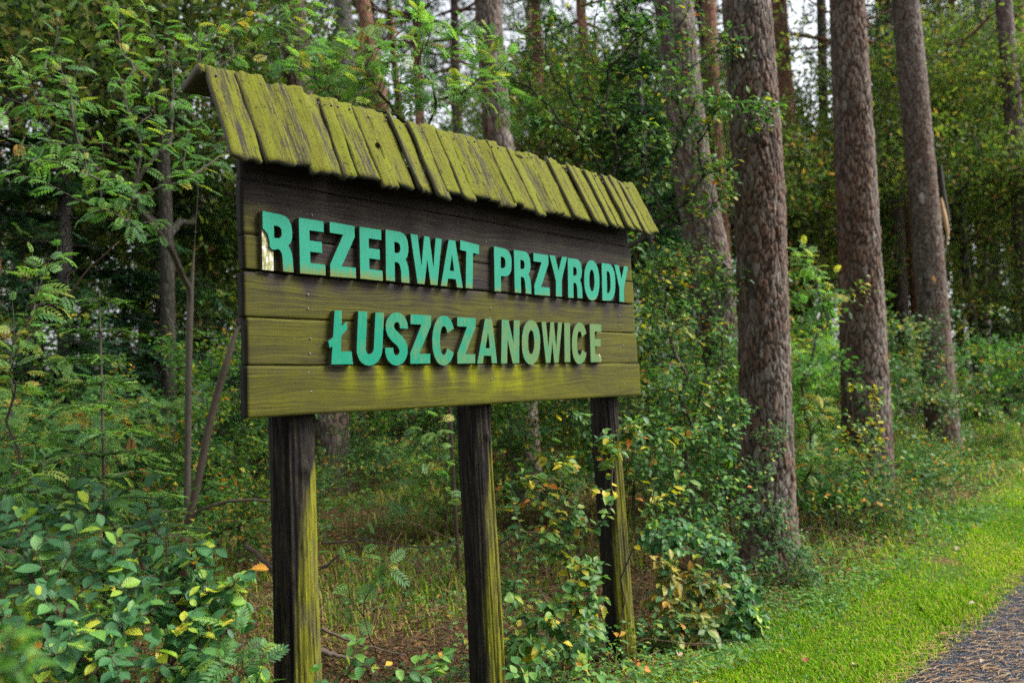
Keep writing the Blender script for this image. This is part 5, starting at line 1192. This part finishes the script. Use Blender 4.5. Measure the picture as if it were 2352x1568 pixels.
for a in [('green bush behind the young spruce at the left edge', 0, 30, 7.0, 1.0, .1), ('bush between the young spruce and the rowan trunk', 0, 330, 7.4, 1.05, 1.0), ('tall bush behind the rowan trunk', 1, 480, 7.6, .95, 2.0), ('bush with feathery leaves left of the young spruce', 3, 120, 6.3, 1.0, .6), ('low bush at the foot of the rowan', 2, 540, 7.2, 1.1, 3.0),
          ('bush seen under the sign close to the nearest post', 2, 690, 9.5, .8, 4.0), ('bush hiding the foot of the dark grey trunk under the board', 0, 850, 11.5, .95, 2.1), ('bush seen under the sign left of the plated pine foot', 1, 640, 11.5, .75, 4.4), ('bush under the sign right of the pine foot', 2, 900, 11.0, .9, 5.1), ('feathery bush left of the middle post under the sign', 3, 1010, 8.0, .5, 2.3), ('tall bush in the gap under the sign before the middle post', 1, 1010, 12.5, .7, .3),
          ('bush behind the middle post', 0, 1150, 8.2, .95, 1.9), ('tall bush behind the open shrub between the posts', 1, 1290, 8.5, .9, 3.3), ('bush behind the right post', 1, 1440, 8.0, 1.0, 5.9), ('tall bush right of the sign behind the round leaved shrub', 1, 1560, 8.5, 1.25, .7), ('bush left of the closest pine foot', 0, 1660, 7.6, 1.1, 2.7),
          ('bush in the gap right of the closest pine', 0, 1870, 9.2, 1.0, 3.9), ('feathery bush between the closest and the thick pine', 3, 1840, 10.0, 1.1, 1.1), ('low bush at the left foot of the thick pine', 2, 1900, 7.6, 1.0, 4.6), ('tall bush between the thick pine and the grey brown trunk', 1, 2080, 11.0, .95, 5.0), ('bush at the left foot of the grey brown trunk', 0, 2045, 13.0, .9, .4),
          ('bush right of the grey brown trunk', 0, 2260, 12.6, 1.05, 1.4), ('bush at the right edge above the verge', 0, 2370, 13.2, 1.1, 2.4), ('low leafy bramble right of the thick pine foot', 2, 2100, 8.6, .85, 3.4), ('low bramble before the grey brown trunk with the orange scar', 2, 2120, 10.4, .5, 5.4), ('low bramble at the end of the verge', 2, 2290, 11.6, .6, 1.7), ('low bramble between the closest and the thick pine', 2, 1930, 8.4, .75, .9),
          ('small bramble on the verge edge right of the closest pine', 2, 1990, 7.6, .6, 2.2), ('tall bush deep behind the closest pine', 1, 1800, 11.5, 1.1, 2.9), ('tall bush at the left edge deep in shade', 1, -60, 8.5, 1.1, 3.1)]:
    bush(*a)
rb = np.random.RandomState(31)
for i in range(34):
    px = rb.uniform(-200, 2500); dep = rb.uniform(12.5, 20); p = at(px, 900, dep)
    if path_v(p[0], p[1]) < 1.3: continue
    bush('leafy bush of the thick undergrowth far behind the sign', [0, 1, 1, 3][i % 4], px, dep, rb.uniform(.9, 1.4), rb.uniform(0, 6), 'undergrowth bushes far behind the sign')

# ------------------------------------------------------------------ ground cover
def scatter(n, u0, u1, v0, v1, r, near=2.0):
    """Points on the ground, thinning with distance from the camera."""
    out = []
    while sum(len(o) for o in out) < n:
        u = r.uniform(u0, u1, n * 3); v = r.uniform(v0, v1, n * 3)
        P = PE + u[:, None] * PD + v[:, None] * PN
        x, y, d = proj(np.c_[P[:, :2], ground(P[:, 0], P[:, 1])])
        k = (x > -150) & (x < 2500) & (y < 1750) & (d < 1e5) & (r.rand(len(u)) < np.minimum(1, (near + 2.0) / np.maximum(d, .5)) ** 1.5)
        out.append(np.c_[P[k][:, :2], ground(P[k][:, 0], P[k][:, 1])])
    return np.concatenate(out)[:n]
rg = np.random.RandomState(9)
def blades(name, P, L, Wd, tint, mat, r, lean=.5, lift=0.0):
    n = len(P); a = r.uniform(0, 6.28, n); dr = np.stack([np.cos(a), np.sin(a), np.zeros(n)], -1); sd = np.stack([-np.sin(a), np.cos(a), np.zeros(n)], -1)
    ln = (lean * r.uniform(.1, 1.3, n) * L)[:, None]; up = np.array([0, 0, 1.0])
    p0 = P + up * lift; p1 = p0 + up * (.55 * L)[:, None] + dr * ln * .3; p2 = p0 + up * (.95 * L * np.sqrt(np.clip(1 - (ln[:, 0] / L) ** 2 * .5, .1, 1)))[:, None] + dr * ln
    w = (Wd / 2)[:, None]
    V = np.stack([p0 - sd * w, p0 + sd * w, p1 - sd * w * .8, p1 + sd * w * .8, p2], 1).reshape(-1, 3)
    b = np.arange(n)[:, None] * 5
    T = np.concatenate([b + [0, 1, 3], b + [0, 3, 2], b + [2, 3, 4]])
    o = link(name, mesh_of(name, V, [T], [mat], {'tint': np.repeat(tint, 5)})); tag(o, kind='stuff'); return o
P = scatter(95000, -3, 14, -.04, 1.25, rg, 1.6)
v = path_v(P[:, 0], P[:, 1]); bare = sn(P[:, 0] * 3.1, P[:, 1] * 3.1, 44, 6); keep = rg.rand(len(P)) < np.clip((v + .04) / .26, 0, 1) * np.clip(1.15 - 1.1 * np.clip(bare - .25, 0, 1), .12, 1) * np.clip((1.30 - v) / .35, .25, 1); P = P[keep]; v = v[keep]
pn = sn(P[:, 0] * 2.2, P[:, 1] * 2.2, 3, 6); tt = np.clip(.48 + .22 * rg.normal(size=len(P)) + .16 * pn, 0, .75); dry = rg.rand(len(P)) < .16 + .16 * np.clip(pn, 0, 1) + .25 * np.clip(1 - v / .2, 0, 1) + .2 * np.clip((v - .95) / .3, 0, 1); tt = np.where(dry, rg.uniform(.8, 1, len(P)), tt)
d = np.linalg.norm(P - EYE, axis=1)
blades('grass', P, rg.uniform(.012, .038, len(P)) * (1 + 1.1 * np.clip(sn(P[:, 0] * 5, P[:, 1] * 5, 8, 5), 0, 1)), .0032 + .0008 * d, tt, GRASS, rg, .8)
P = scatter(30000, -5, 16, 1.0, 7.5, rg, 2.8); P = P[(path_v(P[:, 0], P[:, 1]) > 2.6) | (P[:, 1] > 6.5) | (rg.rand(len(P)) < .15)]; pn = sn(P[:, 0] * 1.6, P[:, 1] * 1.6, 13, 6); k = rg.rand(len(P)) < np.clip(.45 + .5 * pn, .05, 1); P = P[k]; pn = pn[k]
tt = np.where(rg.rand(len(P)) < .62 - .2 * pn, rg.uniform(.8, 1, len(P)), rg.uniform(.05, .6, len(P)))
blades('forest_grass', P, rg.uniform(.05, .20, len(P)), .0035 + .0008 * np.linalg.norm(P - EYE, axis=1), tt, GRASS, rg, 1.0)
def cover(name, n, u0, u1, v0, v1, zmax, size, mats, kinds, frac, tb, r, seed, near=2.5):
    P = scatter(n, u0, u1, v0, v1, r, near); pn = sn(P[:, 0] * 2.0, P[:, 1] * 2.0, seed, 6); q_ = path_v(P[:, 0], P[:, 1]); pn = pn - .55 * ((q_ > 1.5) & (q_ < 4.2) & (P[:, 1] < 6.5)); k = r.rand(len(P)) < np.clip(.5 + .55 * pn, .04, 1); P = P[k]; pn = pn[k]
    hh = zmax * np.clip(.35 + .6 * sn(P[:, 0] * 3, P[:, 1] * 3, seed + 1, 5), .08, 1) * r.rand(len(P)) ** .7
    P = P + np.c_[np.zeros((len(P), 2)), hh + .012]
    D = unit(np.c_[r.normal(size=(len(P), 2)), r.normal(-.15, .25, len(P))]); Nn = unit(np.array([0, 0, 1.0]) + SUNV * .3 + r.normal(0, .3, (len(P), 3)))
    ti = yellow(r, tb, P, frac, 2.5, seed)
    tag(link(name, merged_leaves(name, kinds, P, D, Nn, size * r.uniform(.55, 1.25, len(P)), ti, mats[0], r)), kind='stuff')
cover('undergrowth', 47000, -6, 16, 1.15, 7.5, .30, .050, L_UNDER, ['plain'], .09, .48, rg, 21)
cover('low_herbs', 22000, -3, 14, .75, 1.9, .13, .038, L_UNDER, ['plain', 'far'], .07, .62, rg, 25)
cover('clover_leaves', 6500, -3, 12, .05, 1.1, .025, .022, L_UNDER, ['plain'], .05, .80, rg, 27, 1.6)
def litter(name, n, u0, u1, v0, v1, size, r, near=2.5):
    P = scatter(n, u0, u1, v0, v1, r, near) + [0, 0, .008]
    D = unit(np.c_[r.normal(size=(n, 2)), r.normal(0, .12, n)]); Nn = unit(np.array([0, 0, 1.0]) + r.normal(0, .35, (n, 3)))
    tag(link(name, merged_leaves(name, ['plain'], P, D, Nn, size * r.uniform(.5, 1.2, n), r.uniform(.0, 1, n), STRAW, r)), kind='stuff')
litter('leaf_litter', 50000, -6, 14, 1.0, 6.5, .045, rg)
# pine needles on the path, in bent pairs
P = scatter(2300, -4, 9, -1.7, .16, rg, 1.5); a = math.atan2(PD[1], PD[0]) - .9 + rg.normal(0, .55, len(P)); L = rg.uniform(.03, .085, len(P)); bd_ = rg.normal(0, .35, len(P))
def needles(name, P, a, L, bnd, w, mat, tint):
    d0 = np.stack([np.cos(a), np.sin(a), np.zeros_like(a)], -1); d1 = np.stack([np.cos(a + bnd), np.sin(a + bnd), np.zeros_like(a) + .05], -1); s0 = np.stack([-np.sin(a), np.cos(a), np.zeros_like(a)], -1)
    up = np.array([0, 0, 1.0]); p1 = P + d0 * (L / 2)[:, None] + up * .004; p2 = p1 + d1 * (L / 2)[:, None] - up * .002
    V = np.stack([P - s0 * w, P + s0 * w, p1 - s0 * w, p1 + s0 * w, p2 - s0 * w * .7, p2 + s0 * w * .7], 1).reshape(-1, 3); b = np.arange(len(P))[:, None] * 6
    tag(link(name, mesh_of(name, V, [np.concatenate([b + [0, 1, 3, 2], b + [2, 3, 5, 4]])], [mat], {'tint': np.repeat(tint, 6)})), kind='stuff')
NEEDLE = leaf_mats('fallen_needle', [(0, (.20, .11, .06)), (.6, (.40, .25, .13)), (1, (.52, .37, .21))], trans=.05, spec=.1)[0]
needles('pine_needles', P + [0, 0, .020], a, L, bd_, .0021, NEEDLE, rg.rand(len(P)))
# dry tangle of thin twigs below the sign
tw = Bag(); n = 0
for p in scatter(1400, -4, 5.0, 1.25, 4.2, rg, 2.2)[:800]:
    a = rg.uniform(0, 6.28); L = rg.uniform(.25, .9); t = np.linspace(0, 1, 6)[:, None]; d = np.array([math.cos(a), math.sin(a), 0]); h = rg.uniform(.02, .35)
    c = p + d * L * t + np.array([0, 0, 1]) * (h * np.sin(math.pi * np.clip(t, 0, 1) * rg.uniform(.5, 1.0)) + .01) + rg.normal(0, .03, (6, 3)) * t
    tube(tw, c, np.linspace(.0028, .0012, 6) * rg.uniform(.7, 1.6), 4)
tag(link('dead_twigs', tw.mesh('dead_twigs', [simple('dry_twig', (.125, .078, .050), var=.5, scale=20)], True)), kind='stuff')
def fallen(label, pxs, dep, r0, side=3, seed=0, nm='fallen_branch', mat=DEADWOOD, lift=.02):
    r = np.random.RandomState(seed); P = np.array([at(x, y, d) for (x, y), d in zip(pxs, dep)]); g = ground(P[:, 0], P[:, 1]); P[:, 2] = np.maximum(P[:, 2], g + lift)
    t = np.linspace(0, 1, len(P)); s = np.linspace(0, 1, 14); Q = np.stack([np.interp(s, t, P[:, i]) for i in range(3)], -1) + np.cumsum(r.normal(0, .004, (14, 3)), 0)
    o = thing(nm, label, 'branch', Q[0]); b = Bag(); r0 = r0 * .62; tube(b, Q - Q[0], np.linspace(r0, r0 * .35, 14), 8); link('limb', b.mesh('limb', [mat], True), o)
    for i in range(side):
        k = r.randint(3, 12); d = unit(Q[k] - Q[k - 1] + r.normal(0, .7, 3)); L = r.uniform(.15, .45); bb = Bag()
        c = Q[k] - Q[0] + d * L * np.linspace(0, 1, 5)[:, None] + r.normal(0, .012, (5, 3)); tube(bb, c, np.linspace(r0 * .3, r0 * .1, 5), 5); link('side_twig', bb.mesh('side_twig', [mat], True), o)
fallen('thin bare branch lying level between the nearest and middle posts', [(735, 1245), (830, 1232), (960, 1250), (1060, 1240)], (4.4, 4.5, 4.5, 4.6), .011, 4, 1)
fallen('dark branch slanting up from the nearest post to the level branch', [(735, 1300), (790, 1265), (850, 1235)], (4.2, 4.3, 4.4), .014, 1, 2, mat=TWIG)
fallen('broken grey branch stub poking out left of the nearest post', [(560, 1250), (590, 1270), (625, 1300), (640, 1340)], (4.3, 4.3, 4.2, 4.2), .028, 2, 3)
fallen('stick lying in the herbs near the feet of the nearest and middle posts', [(738, 1440), (830, 1475), (930, 1500)], (3.5, 3.5, 3.5), .012, 1, 4)
fallen('short thick stick lying against the nearest post', [(730, 1500), (780, 1510), (830, 1520)], (3.3, 3.35, 3.4), .022, 0, 5)
fallen('bare branch between the middle and right posts', [(1140, 1255), (1190, 1225), (1280, 1235), (1380, 1200)], (4.9, 4.9, 4.9, 4.9), .014, 2, 6)
fallen('reddish bare branch slanting through the left undergrowth', [(70, 720), (150, 690), (210, 620), (280, 560)], (4.8, 4.8, 4.8, 4.8), .013, 2, 7, mat=TWIG_RED)
fallen('pale dead branch lying before the rowan foot', [(0, 1255), (40, 1290), (100, 1310)], (3.9, 3.9, 3.9), .03, 0, 8)
fallen('dark crooked branch hanging over the left undergrowth from the oak', [(0, 240), (120, 215), (230, 208), (310, 245), (380, 300)], (9.2, 9.2, 9.2, 9.3, 9.6), .055, 2, 9, mat=MOSSBARK)
# broken limb with bright split wood behind the grey spruce
o = thing('broken_limb', 'splintered limb showing pale split wood behind the grey brown trunk', 'branch', at(2150, 455, 12.7)); b = Bag()
q = [at(2158, 380, 12.7), at(2164, 440, 12.7), at(2176, 500, 12.7), at(2170, 560, 12.6)]
tube(b, np.array(q) - np.array(o.location), [.04, .05, .042, .012], 9); link('limb', b.mesh('limb', [MOSSBARK], True), o); b = Bag()
q = [at(2162, 455, 12.6), at(2170, 500, 12.58), at(2177, 535, 12.55), at(2173, 575, 12.55)]
tube(b, np.array(q) - np.array(o.location), [.018, .040, .026, .004], 7); link('split_wood', b.mesh('split_wood', [simple('split_wood', (.50, .33, .18), .8, .2, .35, 25)], True), o)
# dead stump at the foot of the rowan
o = thing('tree_stump', 'dark rotten stump leaning on the foot of the rowan', 'stump', foot(418, 5.9)); b = Bag()
t = np.linspace(0, 1, 9); pts = np.stack([.02 * t, .02 * np.sin(6 * t), .62 * t], -1); tube(b, pts, .062 * (1 - .35 * t) * (1 + .15 * np.sin(11 * t)) + .02 * np.exp(-t * 8), 12); link('trunk', b.mesh('trunk', [simple('rotten_wood', (.06, .032, .02), .9, .2, .6, 18, .01)], True), o)
# dark roadside post at the right edge
o = thing('roadside_post', 'black post standing at the right edge of the frame above the verge', 'post', foot(2356, 11.2)); b = Bag()
tube(b, [(0, 0, -.1), (0, 0, .42)], .035, 12); link('shaft', b.mesh('shaft', [simple('black_paint', (.012, .012, .014), .5, .4, .2)], True), o); b = Bag(); tube(b, [(0, 0, .42), (0, 0, .455)], [.040, .030], 12); link('cap', b.mesh('cap', [simple('black_cap', (.016, .016, .018), .45, .4, .2)], True), o)
# fallen leaves on the verge and path, one by one
FALL = [simple('fallen_brown', (.20, .085, .035), .75, .3, .4, 20), simple('fallen_yellow', (.46, .28, .05), .7, .3, .3, 20), simple('fallen_pale', (.36, .27, .19), .8, .3, .3, 20)]
names = ['brown', 'yellow', 'pale tan']
spots = [(1850, 1525, 0), (2120, 1410, 0), (1590, 1585, 1), (1690, 1440, 0), (1940, 1345, 2), (2210, 1500, 2), (2060, 1285, 0), (2200, 1265, 2), (2180, 1470, 0), (2260, 1530, 2), (1560, 1520, 2), (1900, 1480, 1), (2240, 1395, 2), (1960, 1540, 2)]
rl = np.random.RandomState(4)
for i, (px, py, c) in enumerate(spots):
    z = 0.0
    for _ in range(6):
        d = ray(px, py); q = EYE + d * ((z - 1.6) / d[2]); z = float(ground(q[0], q[1]))
    on = 'path' if path_v(q[0], q[1]) < 0 else 'grass verge'
    key = ('fl', c, i % 3)
    if key not in LEAFMESH:
        V, T = TPL['oval_curl' if i % 2 else 'round']; V = V * [1, 1, 1.6]; LEAFMESH[key] = mesh_of('fallen_leaf', V, [T], [FALL[c]])
    o = link('fallen_leaf', LEAFMESH[key], None, (q[0], q[1], z + .035)); s = rl.uniform(.035, .058); o.scale = (s, s, s); o.rotation_euler = (rl.normal(0, .25), rl.normal(0, .25), rl.uniform(0, 6.28))
    tag(o, '%s fallen leaf lying on the %s' % (names[c], on), 'leaf', '%s fallen leaves on the %s' % (names[c], on))
